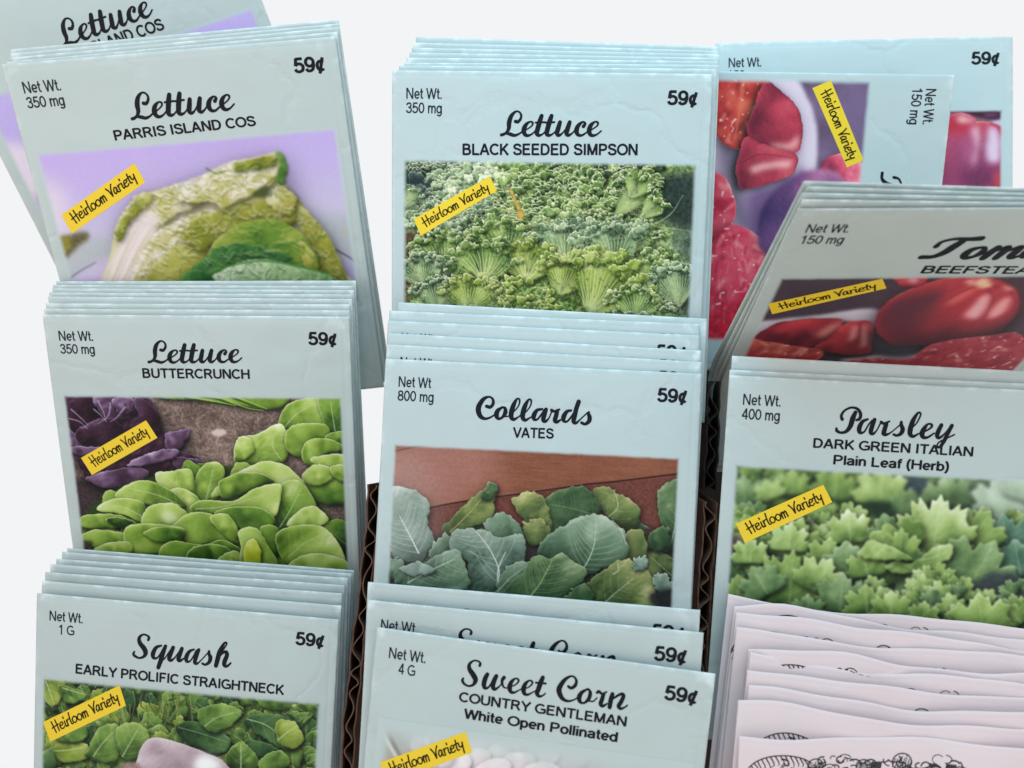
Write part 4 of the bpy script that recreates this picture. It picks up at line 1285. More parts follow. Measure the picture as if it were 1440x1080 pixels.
    a.img = np.clip((a.img - 118) * 1.12 + 118, 0, 250)
    a.poly([(518, 160), (545, 195), (562, 230), (592, 292), (572, 318), (556, 262), (535, 205)], (204, 172, 84), 1, .8, 1, .3, 4)
    a.finish(5, 7)
    return a


def paint_parris():
    a = Photo('parris', 40, 170, 2.88, u0=.03, u1=.968, v0=.262, v1=.83, base=(206, 188, 240))
    t = a.Y / a.h
    a.img = ramp(np.clip(t * 1.1 + .15 * (a.nz(50, 3) - .5), 0, 1), [(204, 182, 242), (206, 190, 240), (212, 204, 236), (196, 200, 214), (206, 206, 226)])
    a.poly([(20, 250), (140, 270), (170, 420), (120, 480), (30, 420)], (236, 226, 240), 14, 6, .8)
    a.poly([(90, 520), (340, 470), (360, 600), (120, 660)], (192, 200, 204), 10, 2, .8)
    a.line([(165, 640), (215, 605), (275, 572)], 2.2, (74, 76, 98), .8, taper=False)
    a.poly([(170, 650), (280, 570), (340, 560), (320, 680), (180, 680)], (222, 206, 244), 5, 0, .9)
    a.poly([(118, 480), (200, 452), (238, 445), (242, 475), (190, 520), (145, 555)], (104, 96, 62), 3, 2, .95, .4, 4)
    a.poly([(115, 480), (160, 465), (175, 510), (140, 540)], (156, 150, 50), 3, 2, .8)
    a.poly([(1180, 390), (1330, 400), (1340, 520), (1230, 500)], (188, 196, 204), 10, 0, .8)
    a.line([(1245, 520), (1300, 552), (1350, 585)], 2.4, (62, 66, 88), .85, taper=False)
    a.poly([(1255, 560), (1345, 590), (1350, 680), (1260, 680)], (206, 196, 242), 5, 0, .9)
    a.poly([(1270, 440), (1340, 430), (1340, 450), (1280, 460)], (196, 200, 150), 3, 0, .6)
    CR = [(92, 96, 26), (150, 152, 52), (196, 192, 120), (230, 222, 196), (248, 240, 240)]
    OL = [(70, 80, 20), (122, 128, 36), (162, 164, 62), (200, 196, 122), (236, 228, 206)]
    GR0 = [(30, 66, 26), (74, 108, 38), (114, 142, 52), (156, 168, 74), (200, 204, 130)]
    body = [(290, 660), (330, 560), (360, 420), (440, 300), (500, 288), (600, 250), (720, 213), (830, 163), (920, 148), (1010, 128), (1047, 180), (1042, 262), (1082, 302), (1152, 390), (1212, 460), (1252, 540), (1278, 612), (1270, 700), (290, 700)]
    LEM = [(120, 118, 44), (176, 172, 84), (214, 208, 150), (236, 230, 212), (250, 245, 242)]
    m = a.mask(a.P(body), 0, True, 2.5, 20)
    a.leaf(body, LEM, wob=2.5, shadow=.3, crinkle=.5, cell=8, bias=.08, rim=.1)
    a.clip = m
    W1 = [(146, 148, 62), (172, 170, 84), (246, 240, 230), (253, 249, 247)]
    W2 = [(88, 100, 34), (124, 134, 48), (204, 202, 128), (238, 232, 204)]
    PALE = [(150, 148, 76), (204, 196, 134), (234, 226, 204), (246, 240, 234), (253, 250, 250)]
    kw = dict(wob=4., shadow=.42, crinkle=.45, cell=8, pw=.1, rim=.8)
    g1 = [(360, 470), (370, 400), (440, 300), (520, 285), (640, 250), (740, 240), (700, 330), (600, 380), (520, 420), (430, 400), (400, 480)]
    q = a.leaf(g1, PALE, bias=.04, **kw)
    a.over(blur(q * sstep(.56, .7, a.nz(16, 2)), 2) * .6, (186, 180, 74))
    a.wrinkles(q, 110, -2.75, W1, (10, 34), (2, 5), .62, .45)
    g2 = [(420, 640), (500, 470), (620, 400), (760, 350), (840, 380), (760, 480), (660, 560), (560, 680)]
    q = a.leaf(g2, PALE, bias=-.02, **kw)
    a.over(blur(q * sstep(.52, .68, a.nz(16, 2)), 2) * .65, (170, 166, 58))
    a.wrinkles(q, 120, -2.6, W1, (10, 34), (2, 5), .62, .45)
    q = a.leaf([(470, 700), (530, 560), (640, 490), (740, 530), (700, 620), (620, 700)], OL, bias=-.02, **kw)
    a.wrinkles(q, 34, -2.4, W2, (10, 34), (1.4, 3.6), .6, .4)
    a.poly([(296, 690), (345, 545), (410, 420), (500, 368), (528, 420), (440, 560), (405, 690)], (240, 228, 232), 4, 2, .9)
    for i in range(9):
        x = 320 + i * 14
        a.line([(x, 670), (x + 60 + i * 3, 520), (x + 110 + i * 6, 420)], 2.2, [(252, 244, 246), (206, 186, 130), (228, 208, 208)][i % 3], .6)
    q = a.leaf([(360, 480), (366, 410), (440, 298), (505, 292), (480, 340), (420, 400), (386, 470)], OL, bias=.04, **kw)
    a.wrinkles(q, 20, -1.0, W2, (8, 26), (1.2, 3), .6, .5)
    q = a.leaf([(1030, 285), (1100, 335), (1200, 455), (1262, 560), (1290, 700), (1150, 640), (1100, 430), (1010, 400)], OL, bias=-.04, **kw)
    a.wrinkles(q, 60, 1.0, W2, (10, 34), (1.4, 3.8), .6, .5)
    q = a.leaf([(630, 470), (690, 385), (830, 345), (960, 300), (1040, 268), (1075, 400), (900, 440), (780, 490), (700, 520)], OL, bias=.0, **kw)
    a.wrinkles(q, 70, -2.8, W2, (10, 38), (1.4, 4), .65, .5)
    q = a.leaf([(960, 300), (1030, 262), (1085, 310), (1060, 380), (1000, 360)], LEM, bias=.0, **kw)
    a.wrinkles(q, 18, -1.6, W2, (8, 24), (1.2, 3), .6, .6)
    top = [(722, 196), (770, 205), (830, 165), (920, 150), (1010, 148), (1012, 212), (932, 282), (800, 345), (740, 330), (640, 335), (600, 300), (700, 240)]
    q = a.leaf(top, PALE, bias=.03, **kw)
    a.over(blur(q * sstep(.56, .7, a.nz(12, 2)), 1) * .6, (164, 164, 66))
    a.wrinkles(q, 110, -2.8, W1, (8, 30), (1.6, 4), .62, .5)
    q = a.leaf([(840, 170), (900, 150), (1000, 146), (985, 186), (900, 196), (850, 210)], OL, bias=-.1, **kw)
    a.wrinkles(q, 16, -2.9, GR0, (8, 22), (1.2, 3), .6, .5)
    a.line([(722, 192), (760, 212), (800, 200)], 2.6, (84, 104, 46), .8)
    a.line([(800, 352), (900, 312), (970, 252), (1012, 216)], 3.4, (92, 102, 42), .8)
    a.poly([(905, 300), (960, 260), (985, 300), (950, 310)], (62, 74, 34), 2, 1, .8)
    a.clip = None
    a.leaf([(1000, 130), (1020, 128), (1043, 150), (1048, 205), (1032, 258), (1004, 242), (1016, 180)], [(42, 74, 28), (70, 112, 44), (94, 136, 60), (130, 160, 84), (180, 196, 130)], shadow=.3)
    GR = [(30, 66, 26), (64, 108, 38), (104, 142, 48), (150, 166, 66), (196, 200, 120)]
    DG = [(18, 52, 30), (36, 84, 44), (56, 112, 52), (92, 142, 70), (150, 180, 120)]
    q1 = a.leaf([(715, 575), (760, 480), (850, 420), (980, 398), (1092, 440), (1155, 520), (1165, 595), (1000, 572), (850, 592), (740, 630)], GR, crinkle=.5, cell=5, shadow=.6, rim=.2)
    q2 = a.leaf([(600, 660), (700, 565), (760, 515), (860, 495), (1000, 520), (1070, 562), (900, 585), (740, 640)], DG, crinkle=.6, cell=7, shadow=.3)
    a.leaf([(1100, 480), (1160, 540), (1180, 600), (1120, 590)], OL, shadow=.3)
    a.wrinkles(q1, 34, -2.9, [(60, 104, 34), (84, 124, 40), (160, 176, 84), (190, 200, 120)], (16, 50), (2, 5), .45, .3)
    a.wrinkles(q2, 44, -2.7, [(18, 52, 30), (30, 76, 40), (92, 142, 74), (150, 180, 116)], (8, 30), (2, 5), .55, .4)
    q3 = a.leaf([(720, 700), (800, 592), (950, 563), (1100, 590), (1222, 622), (1275, 700)], [(60, 110, 52), (112, 154, 92), (168, 196, 144), (206, 222, 186), (238, 242, 230)], crinkle=.8, cell=6, shadow=.5)
    a.wrinkles(q3, 70, -2.4, [(40, 92, 40), (96, 140, 80), (230, 238, 220), (246, 248, 242)], (8, 28), (1.2, 3.4), .7, .8)
    a.line([(720, 630), (800, 590), (950, 566), (1100, 590), (1215, 618)], 3.2, (62, 124, 46), .85, taper=False)
    a.leaf([(600, 700), (640, 610), (720, 610), (760, 660), (740, 700)], DG, crinkle=.65, cell=7, shadow=.3)
    a.finish(6, soften=1)
    return a


def paint_parsley():
    a = Photo('parsley', 1010, 640, 3.3488, v0=.268, v1=.80, base=(70, 100, 60))
    a.img = ramp(.05 + .6 * a.nz(24, 4), [(26, 38, 28), (50, 76, 44), (88, 120, 66), (130, 156, 92), (170, 190, 130)])
    A = [(38, 60, 32), (86, 116, 56), (130, 158, 84), (164, 188, 114), (214, 226, 182)]
    B = [(34, 52, 36), (70, 98, 60), (106, 136, 86), (142, 168, 118), (194, 210, 174)]
    Lt = [(62, 88, 44), (122, 150, 80), (164, 188, 116), (196, 212, 158), (234, 240, 220)]
    T = [(30, 56, 48), (62, 96, 80), (92, 132, 106), (126, 160, 136), (180, 202, 188)]
    Pal = [(100, 124, 100), (138, 160, 132), (168, 188, 160), (192, 208, 186), (220, 230, 216)]
    dk = lambda p, c, s=5, al=.9: a.poly(p, c, s, 3, al, .3, 6)
    def many(n, area, R, pals, bias, order=True):
        (x0, y0, x1, y1) = area
        sp = sorted([(RNG.uniform(x0, x1), RNG.uniform(y0, y1)) for _ in range(n)], key=lambda q: q[1])
        for x, y in sp:
            a.herb(x, y, RNG.uniform(*R), RNG.uniform(20, 160), pals[int(RNG.integers(len(pals)))], 3 if RNG.random() < .6 else 5, bias + RNG.uniform(-.1, .08))
    many(90, (40, 60, 1440, 420), (60, 120), [B, A, B], -.14)
    dk([(860, 90), (960, 95), (1010, 190), (860, 180)], (62, 78, 90))
    for x, y, R, g, c in [(130, 250, 160, 95, B), (350, 180, 120, 90, A), (250, 200, 100, 110, Lt), (540, 200, 150, 80, A), (760, 220, 180, 85, Lt), (1090, 250, 170, 100, B), (1340, 290, 210, 95, Pal), (1420, 200, 140, 70, Pal), (900, 290, 140, 90, B), (80, 340, 120, 95, A), (480, 300, 110, 80, A)]:
        a.herb(x, y, R, g, c, 5)
    a.img = blur(a.img, 2)
    dk([(690, 230), (760, 215), (840, 250), (820, 300), (740, 300)], (30, 52, 36), 4)
    many(70, (30, 300, 1440, 560), (60, 110), [B, A, A, Lt], -.1)
    dk([(370, 310), (430, 290), (450, 340), (390, 350)], (48, 42, 50))
    dk([(30, 370), (110, 380), (90, 440), (40, 450)], (74, 62, 58))
    dk([(560, 470), (640, 480), (670, 600), (620, 700), (570, 560)], (48, 48, 56), 3)
    for x, y, R, g, c, lb in [(1370, 480, 210, 100, T, 5), (1420, 560, 170, 100, T, 3), (620, 400, 150, 95, Lt, 5), (800, 400, 130, 100, B, 3), (330, 470, 190, 70, A, 5), (330, 440, 130, 85, Lt, 5), (150, 500, 120, 90, Lt, 5), (500, 520, 140, 80, A, 5), (600, 560, 160, 90, B, 3),
                              (1180, 430, 200, 60, A, 5), (1010, 440, 260, 82, Lt, 7), (1000, 640, 240, 115, B, 5), (1160, 650, 290, 60, B, 5), (900, 480, 220, 150, A, 3), (850, 480, 140, 85, A, 5), (700, 560, 130, 100, A, 5)]:
        a.herb(x, y, R, g, c, lb)
    dk([(1130, 640), (1250, 570), (1320, 545), (1440, 585), (1440, 720), (1300, 700), (1180, 700)], (46, 54, 60), 4)
    a.leaf([(786, 520), (830, 498), (910, 502), (1000, 440), (1090, 420), (1108, 450), (1060, 500), (960, 545), (840, 546)], Lt, crinkle=.6, wob=3.5, mid=[(930, 490), (1010, 480), (1090, 440)], side=4)
    a.leaf([(665, 450), (700, 405), (780, 420), (900, 470), (890, 495), (780, 495), (690, 482)], Lt, bias=-.06, crinkle=.6, wob=3.5)
    dk([(905, 455), (945, 448), (950, 490), (910, 490)], (48, 76, 42), 3, .8)
    a.line([(975, 560), (990, 610), (1006, 655)], 3.4, (52, 74, 48), .85, taper=False)
    a.line([(1100, 712), (1170, 660), (1240, 610)], 3.4, (46, 60, 50), .85)
    many(60, (30, 600, 1440, 860), (60, 120), [B, A, A, Lt], -.08)
    for x, y, R, g, c, lb in [(90, 690, 130, 90, A, 5), (330, 700, 260, 85, A, 7), (450, 630, 170, 60, Lt, 5), (230, 650, 150, 120, B, 5), (570, 730, 180, 85, B, 5), (700, 750, 150, 95, A, 5), (810, 770, 140, 90, A, 5), (960, 790, 110, 85, A, 5), (1240, 850, 210, 95, A, 5), (420, 770, 120, 90, B, 5)]:
        a.herb(x, y, R, g, c, lb)
    dk([(380, 640), (430, 610), (500, 605), (420, 625)], (44, 62, 38), 2, .8)
    a.poly([(1150, 90), (1440, 110), (1440, 260), (1250, 250)], (206, 216, 214), 24, 0, .25)  # whitish glare at the right, put into the print colours
    a.finish(5, soften=1)
    return a


def paint_squash():
    a = Photo('squash', 45, 940, 3.4286, u0=.024, u1=.956, v0=.281, v1=.70, base=(80, 110, 55))
    a.img = ramp(.08 + .8 * a.nz(14, 4), [(28, 34, 22), (54, 76, 36), (92, 120, 56), (130, 154, 78), (170, 186, 116)])
    G = [(26, 44, 20), (62, 90, 38), (100, 134, 60), (136, 164, 84), (186, 202, 136)]
    Dk = [(16, 34, 20), (34, 62, 34), (56, 92, 50), (88, 122, 72), (140, 168, 120)]
    Yg = [(52, 64, 20), (100, 122, 44), (136, 156, 64), (166, 180, 92), (206, 214, 140)]
    a.poly([(170, 55), (300, 75), (330, 110), (220, 110)], (58, 50, 50), 4, 3, .9)
    a.scatter(150, [(30, 30), (1400, 30), (1400, 640), (30, 640)], (70, 170), [Dk, G, G, Dk, Yg], -.1, (.5, .9), wob=3)
    for _ in range(50):
        x, y = RNG.uniform(40, 1390), RNG.uniform(30, 480)
        L, w, t = RNG.uniform(40, 100), RNG.uniform(.25, .5), RNG.uniform(0, 6.28)
        c, s = math.cos(t), math.sin(t)
        pts = [(x + L * (p * c - q * s), y + L * (p * s + q * c)) for p, q in ((0, 0), (.25, w * .8), (.6, w * .7), (1, 0), (.6, -w * .7), (.25, -w * .8))]
        a.leaf(pts, [G, Dk, G][int(RNG.integers(3))], bias=-.05, mid=[(x, y), (x + L * c, y + L * s)], side=2, va=.3, shadow=.45)
    for _ in range(26):
        x, y = RNG.uniform(430, 720), RNG.uniform(80, 200)
        a.line([(x, y), (x + RNG.uniform(-25, 25), y + 60), (x + RNG.uniform(-40, 40), y + RNG.uniform(80, 140))], RNG.uniform(1.2, 3), [(140, 152, 84), (40, 52, 28), (110, 130, 64)][int(RNG.integers(3))], .75)
    L = a.leaf
    L([(50, 55), (140, 48), (165, 92), (112, 185), (52, 125)], Yg, mid=[(70, 60), (90, 110), (110, 170)], side=3)
    L([(135, 80), (262, 112), (240, 155), (168, 165)], G, mid=[(150, 90), (250, 120)], side=3)
    L([(1090, 130), (1200, 150), (1240, 200), (1120, 190)], G, bias=-.1)
    L([(695, 272), (760, 248), (852, 268), (955, 332), (920, 405), (800, 372), (720, 322)], Dk, mid=[(710, 280), (820, 310), (940, 350)], side=4, va=.3)
    L([(805, 225), (830, 180), (940, 168), (1015, 208), (962, 272), (882, 304), (820, 272)], G, bias=.1, mid=[(830, 280), (900, 230), (1000, 205)], side=4, va=.4)
    L([(1025, 245), (1120, 213), (1232, 238), (1305, 330), (1262, 385), (1190, 375), (1080, 302)], Dk, bias=.16, mid=[(1040, 240), (1150, 280), (1250, 370)], side=4)
    L([(1175, 262), (1262, 248), (1314, 342), (1262, 384), (1188, 352)], Yg, bias=.04, mid=[(1190, 340), (1240, 300), (1290, 270)], side=3)
    L([(990, 380), (1060, 340), (1180, 380), (1200, 420), (1080, 420)], Dk)
    L([(75, 392), (180, 348), (275, 360), (262, 435), (130, 444)], Yg, bias=-.06, mid=[(90, 395), (180, 390), (265, 375)], side=4)
    L([(265, 405), (330, 285), (422, 268), (430, 380), (402, 445), (290, 434)], G, bias=.1, mid=[(300, 420), (350, 350), (410, 290)], side=4)
    L([(408, 292), (500, 258), (565, 310), (548, 405), (450, 434)], G, bias=.06, mid=[(440, 420), (480, 350), (520, 280)], side=4)
    L([(100, 300), (250, 270), (260, 340), (150, 350)], G)
    L([(935, 425), (1010, 348), (1095, 432), (1085, 490), (960, 490)], G, bias=-.05, mid=[(1010, 480), (1010, 360)], side=3)
    L([(1095, 440), (1200, 388), (1245, 465), (1120, 490)], G)
    L([(40, 420), (100, 380), (120, 480), (40, 490)], Dk, bias=.1)
    SQ = [(124, 102, 108), (160, 140, 148), (188, 170, 178), (210, 196, 202), (234, 226, 230)]
    L([(530, 540), (512, 425), (548, 352), (600, 328), (700, 350), (820, 395), (930, 448), (940, 540)], SQ, wob=.8, crinkle=.25, rim=.1, shadow=.7)
    a.poly([(775, 470), (800, 425), (840, 408), (895, 432), (925, 470), (860, 500), (800, 495)], (250, 250, 252), 6, 2, .95)
    a.poly([(415, 490), (450, 452), (520, 455), (530, 520), (430, 520)], (150, 124, 122), 2, 1, .95, .2)
    a.finish(5)
    return a


def paint_corn():
    a = Photo('corn', 505, 1000, 2.88, u0=.03, u1=.97, v0=.27, v1=.56, base=(186, 199, 194))
    base = np.array([186., 200., 194.])
    a.img = base + ((a.nz(40, 3) - .5) * 10)[..., None]
    a.poly([(30, 60), (130, 30), (250, 120), (300, 300), (60, 300)], (150, 146, 128), 16, 0, .6)
    for q, w, c, al in (([(65, 40), (110, 110), (160, 190)], 7, (232, 232, 226), .8), ([(105, 60), (140, 130), (175, 190)], 6, (84, 78, 62), .75), ([(140, 50), (180, 120), (215, 180)], 9, (166, 156, 132), .7), ([(190, 60), (215, 110), (230, 160)], 6, (210, 204, 196), .6), ([(60, 190), (110, 210), (170, 190)], 8, (110, 112, 80), .5)):
        a.line(q, w, c, al, 3, taper=False)
    a.poly([(230, 60), (420, 30), (700, 60), (900, 120), (960, 300), (200, 300)], (188, 174, 184), 16, 0, .7)
    K = [(172, 156, 160), (208, 194, 200), (230, 218, 224), (240, 231, 234), (250, 246, 246)]
    for x, y, rx, ry, g, al in [(265, 82, 50, 40, -20, .8), (320, 108, 50, 40, -25, .9), (250, 130, 40, 30, -20, .7), (400, 60, 60, 34, -20, .35), (450, 100, 62, 40, -25, .7), (500, 135, 85, 46, -24, 1), (580, 172, 66, 46, -28, 1), (640, 100, 60, 40, -15, .4), (690, 128, 58, 42, -20, .8), (742, 175, 64, 46, -20, .95), (640, 212, 70, 40, -15, 1), (470, 200, 60, 40, -25, 1), (390, 215, 60, 40, -20, 1), (540, 240, 70, 40, -20, 1), (830, 190, 85, 60, -20, .45), (740, 250, 70, 40, 0, .9), (330, 190, 50, 34, -20, .8)]:
        rx, ry = rx * 1.14, ry * 1.2
        c, s = math.cos(math.radians(g)), math.sin(math.radians(g))
        pts = [(x + rx * math.cos(t) * c - ry * math.sin(t) * s, y + rx * math.cos(t) * s + ry * math.sin(t) * c) for t in np.linspace(0, 6.28, 10)[:-1]]
        before = a.img.copy()
        a.leaf(pts, K, wob=.8, shadow=.55, rim=.2, crinkle=.1, puff=.2, pw=.9, soft=1 if al > .8 else 3, bias=.14)
        a.img = before * (1 - al) + a.img * al
    a.poly([(1100, 210), (1140, 160), (1190, 190), (1180, 260), (1110, 260)], (146, 148, 112), 14, 0, .7)
    a.poly([(1210, 190), (1300, 180), (1320, 260), (1210, 260)], (204, 200, 200), 12, 0, .6)
    a.finish(14, 4)
    k = sstep(0, 60, a.Y + 14 * (a.nz(30, 2) - .5)) * sstep(0, 40, a.w - a.X) * sstep(0, 26, a.X)
    a.k = a.k * k
    return a


TOM = [(58, 18, 30), (112, 34, 44), (160, 46, 54), (196, 78, 80), (238, 176, 172)]


def tomato_flesh(a, pts, cols, cell=5):
    m = a.leaf(pts, cols, wob=1.5, shadow=.4, crinkle=.3, cell=14, rim=.4)
    a.over(blur(m * sstep(.52, .72, a.nz(18, 2)), 2) * .5, cols[-2])
    a.over(blur(m * sstep(.58, .75, a.nz(15, 2)), 2) * .45, cols[0])
    a.over(blur(m * sstep(.74, .86, a.nz(9, 1)), 1) * .38, (244, 196, 180))
    a.over(m * sstep(.86, .94, a.nz(6, 1)) * .7, (252, 236, 230))
    return m


def paint_tside():
    a = Photo('tside', 980, 95, 2.4545, u0=.02, u1=.9, v0=.262, v1=.80, base=(208, 198, 226))
    a.img = ramp(.5 + .5 * (a.nz(60, 2) - .5), [(196, 186, 218), (208, 198, 226), (220, 210, 232)])
    a.poly([(80, 250), (150, 275), (160, 420), (190, 560), (130, 540), (90, 400)], (96, 92, 116), 10, 2, .8)
    a.poly([(170, 440), (260, 400), (400, 350), (560, 400), (560, 700), (300, 680), (190, 600)], (116, 92, 142), 9, 2, .95)
    a.poly([(330, 20), (620, 20), (620, 420), (420, 400), (410, 200), (370, 90)], (104, 88, 120), 4, 1, .97, .25, 30)
    a.poly([(480, 60), (600, 60), (590, 330), (520, 330)], (112, 100, 140), 12, 0, .7)
    a.poly([(240, 20), (330, 20), (375, 100), (408, 200), (410, 350), (372, 360), (365, 210), (325, 110)], (214, 210, 232), 3, 1, .97)
    a.leaf([(410, 400), (440, 320), (500, 300), (580, 340), (590, 420), (500, 430)], [(96, 50, 90), (170, 60, 90), (214, 90, 120), (236, 150, 170), (250, 216, 224)], shadow=.2, crinkle=.3)
    TP = [(78, 26, 46), (132, 44, 66), (176, 60, 82), (208, 96, 112), (246, 196, 202)]
    tomato_flesh(a, [(70, 20), (240, 20), (195, 130), (162, 278), (66, 230)], [(110, 24, 34), (168, 44, 50), (200, 70, 66), (220, 110, 90), (240, 180, 150)])
    a.line([(160, 30), (150, 130), (130, 250)], 7, (214, 130, 100), .6, 3)
    a.leaf([(238, 52), (310, 98), (358, 160), (363, 250), (332, 297), (250, 282), (172, 230), (198, 130)], TP, crinkle=.2, puff=.22, light=(.2, .9), rim=.1, bias=-.04)
    a.poly([(250, 262), (320, 262), (345, 230), (352, 260), (325, 285), (270, 280)], (246, 196, 192), 4, 1, .75)
    a.leaf([(163, 240), (220, 262), (337, 300), (342, 350), (312, 377), (180, 418), (143, 402), (138, 340)], TP, crinkle=.25, puff=.2, light=(.1, .8), rim=.1, bias=.04)
    a.poly([(190, 340), (260, 325), (325, 320), (320, 345), (250, 350), (190, 365)], (250, 200, 200), 4, 1, .8)
    a.line([(150, 330), (220, 300), (330, 312)], 2.4, (120, 34, 56), .6)
    PF = [(140, 16, 46), (184, 36, 66), (208, 66, 94), (224, 110, 130), (246, 190, 196)]
    tomato_flesh(a, [(40, 385), (90, 373), (128, 450), (122, 535), (30, 620)], PF)
    m = tomato_flesh(a, [(8, 900), (40, 640), (120, 543), (222, 588), (258, 650), (300, 760), (200, 900), (125, 950), (10, 930)], PF, 5)
    for _ in range(34):
        x, y = RNG.uniform(20, 240), RNG.uniform(570, 880)
        a.line([(x, y), (x + RNG.uniform(-12, 12), y + RNG.uniform(14, 44))], RNG.uniform(2, 5), [(240, 170, 160), (150, 20, 50), (228, 120, 130)][int(RNG.integers(3))], .4, 2, clip=m)
    a.poly([(10, 870), (150, 800), (230, 720), (240, 780), (160, 910), (120, 955), (10, 935)], (186, 28, 52), 6, 3, .75, .3, 5)
    a.leaf([(210, 580), (230, 470), (330, 380), (430, 352), (520, 400), (460, 560), (330, 660), (250, 650)], [(56, 44, 92), (92, 66, 116), (122, 80, 132), (156, 104, 150), (190, 140, 176)], shadow=.15, crinkle=.15, rim=.05, soft=3)  # tomato under glare, its purple veil mixed into these colours
    a.finish(6)
    return a


def paint_tfront():
    a = Photo('tfront', 1020, 380, 3.4286, v0=.272, v1=.83, u1=.967, base=(62, 50, 58))
    a.img = ramp(.5 + .6 * (a.nz(50, 3) - .5), [(50, 40, 48), (66, 52, 60), (84, 66, 74)])
    a.poly([(70, 320), (140, 250), (420, 215), (715, 180), (740, 260), (560, 240), (330, 240), (150, 330)], (182, 172, 182), 3, 1)
    a.poly([(550, 428), (700, 405), (920, 395), (1000, 350), (900, 430), (700, 445)], (170, 160, 170), 3, 1)
    a.leaf([(136, 330), (230, 260), (350, 233), (520, 228), (565, 250), (505, 315), (400, 365), (280, 350)], TOM, crinkle=.15, puff=.2, light=(.5, .3), bias=-.1, rim=.1)
    a.poly([(440, 300), (500, 262), (548, 245), (555, 258), (510, 300), (460, 325)], (226, 140, 120), 6, 1, .75)
    a.leaf([(425, 372), (500, 320), (560, 263), (640, 238), (715, 258), (708, 350), (692, 396), (560, 402)], TOM, crinkle=.15, puff=.2, light=(.4, -.3), rim=.1)
    a.poly([(600, 320), (618, 262), (634, 262), (628, 310), (600, 345)], (240, 176, 164), 4, 1, .85)
    a.poly([(655, 330), (660, 262), (682, 262), (684, 340), (662, 370)], (236, 160, 150), 4, 1, .8)
    a.line([(648, 250), (646, 310), (630, 360)], 3, (110, 28, 38), .6)
    tomato_flesh(a, [(50, 430), (92, 328), (200, 340), (340, 362), (470, 382), (400, 440)], [(120, 30, 36), (160, 54, 52), (186, 80, 70), (206, 112, 94), (232, 176, 150)])
    a.poly([(50, 440), (60, 400), (300, 405), (430, 415), (400, 440)], (158, 26, 42), 4, 1, .7)
    a.leaf([(720, 235), (780, 150), (900, 80), (1050, 38), (1250, 28), (1385, 80), (1420, 135), (1382, 232), (1280, 312), (1100, 344), (900, 362), (800, 352), (728, 292)], [(54, 28, 38), (92, 36, 48), (142, 42, 52), (176, 58, 62), (220, 130, 124)], crinkle=.12, puff=.2, light=(-.9, -.25), bias=-.05, rim=.05)
    a.poly([(720, 240), (800, 150), (930, 90), (980, 200), (900, 340), (780, 340)], (74, 38, 50), 16, 0, .7)
    a.poly([(1100, 90), (1300, 60), (1405, 130), (1360, 230), (1230, 290), (1080, 260)], (176, 46, 54), 14, 0, .6)
    a.poly([(1150, 215), (1180, 180), (1240, 115), (1272, 118), (1262, 170), (1220, 225), (1190, 232)], (240, 176, 176), 5, 2, .85)
    a.poly([(1262, 215), (1300, 165), (1345, 125), (1372, 132), (1350, 190), (1290, 228)], (240, 168, 164), 5, 2, .85)
    a.poly([(1070, 150), (1150, 100), (1220, 80), (1150, 130), (1080, 165)], (220, 120, 110), 5, 1, .6)
    a.line([(1250, 70), (1290, 130), (1250, 220)], 4, (120, 26, 38), .55, 2)
    a.line([(1250, 60), (1160, 90), (1040, 150)], 4, (110, 28, 38), .5, 2)
    a.line([(1290, 70), (1370, 100), (1400, 150)], 4, (120, 26, 38), .5, 2)
    a.poly([(1195, 62), (1230, 38), (1270, 40), (1285, 70), (1240, 82)], (226, 190, 150), 3, 2, .9)
    a.poly([(1150, 50), (1200, 40), (1190, 70)], (230, 180, 170), 3, 1, .7)
    a.poly([(1330, 70), (1390, 85), (1350, 95)], (230, 160, 150), 3, 1, .7)
    a.leaf([(815, 20), (965, 20), (945, 70), (850, 76)], TOM, shadow=0., bias=.1)
    a.poly([(870, 35), (930, 35), (910, 62)], (240, 196, 196), 4, 1, .8)
    a.poly([(700, 285), (760, 340), (930, 365), (880, 412), (740, 400)], (58, 56, 64), 6, 1, .9)
    m = tomato_flesh(a, [(580, 445), (720, 420), (880, 424), (1000, 352), (1250, 315), (1440, 318), (1460, 540), (800, 520)], [(96, 20, 34), (134, 34, 48), (160, 48, 62), (180, 74, 82), (214, 140, 130)])
    a.poly([(560, 450), (880, 428), (1000, 440), (1440, 500), (1440, 560), (700, 520)], (140, 26, 44), 5, 2, .6)
    a.finish(5, soften=1)
    return a


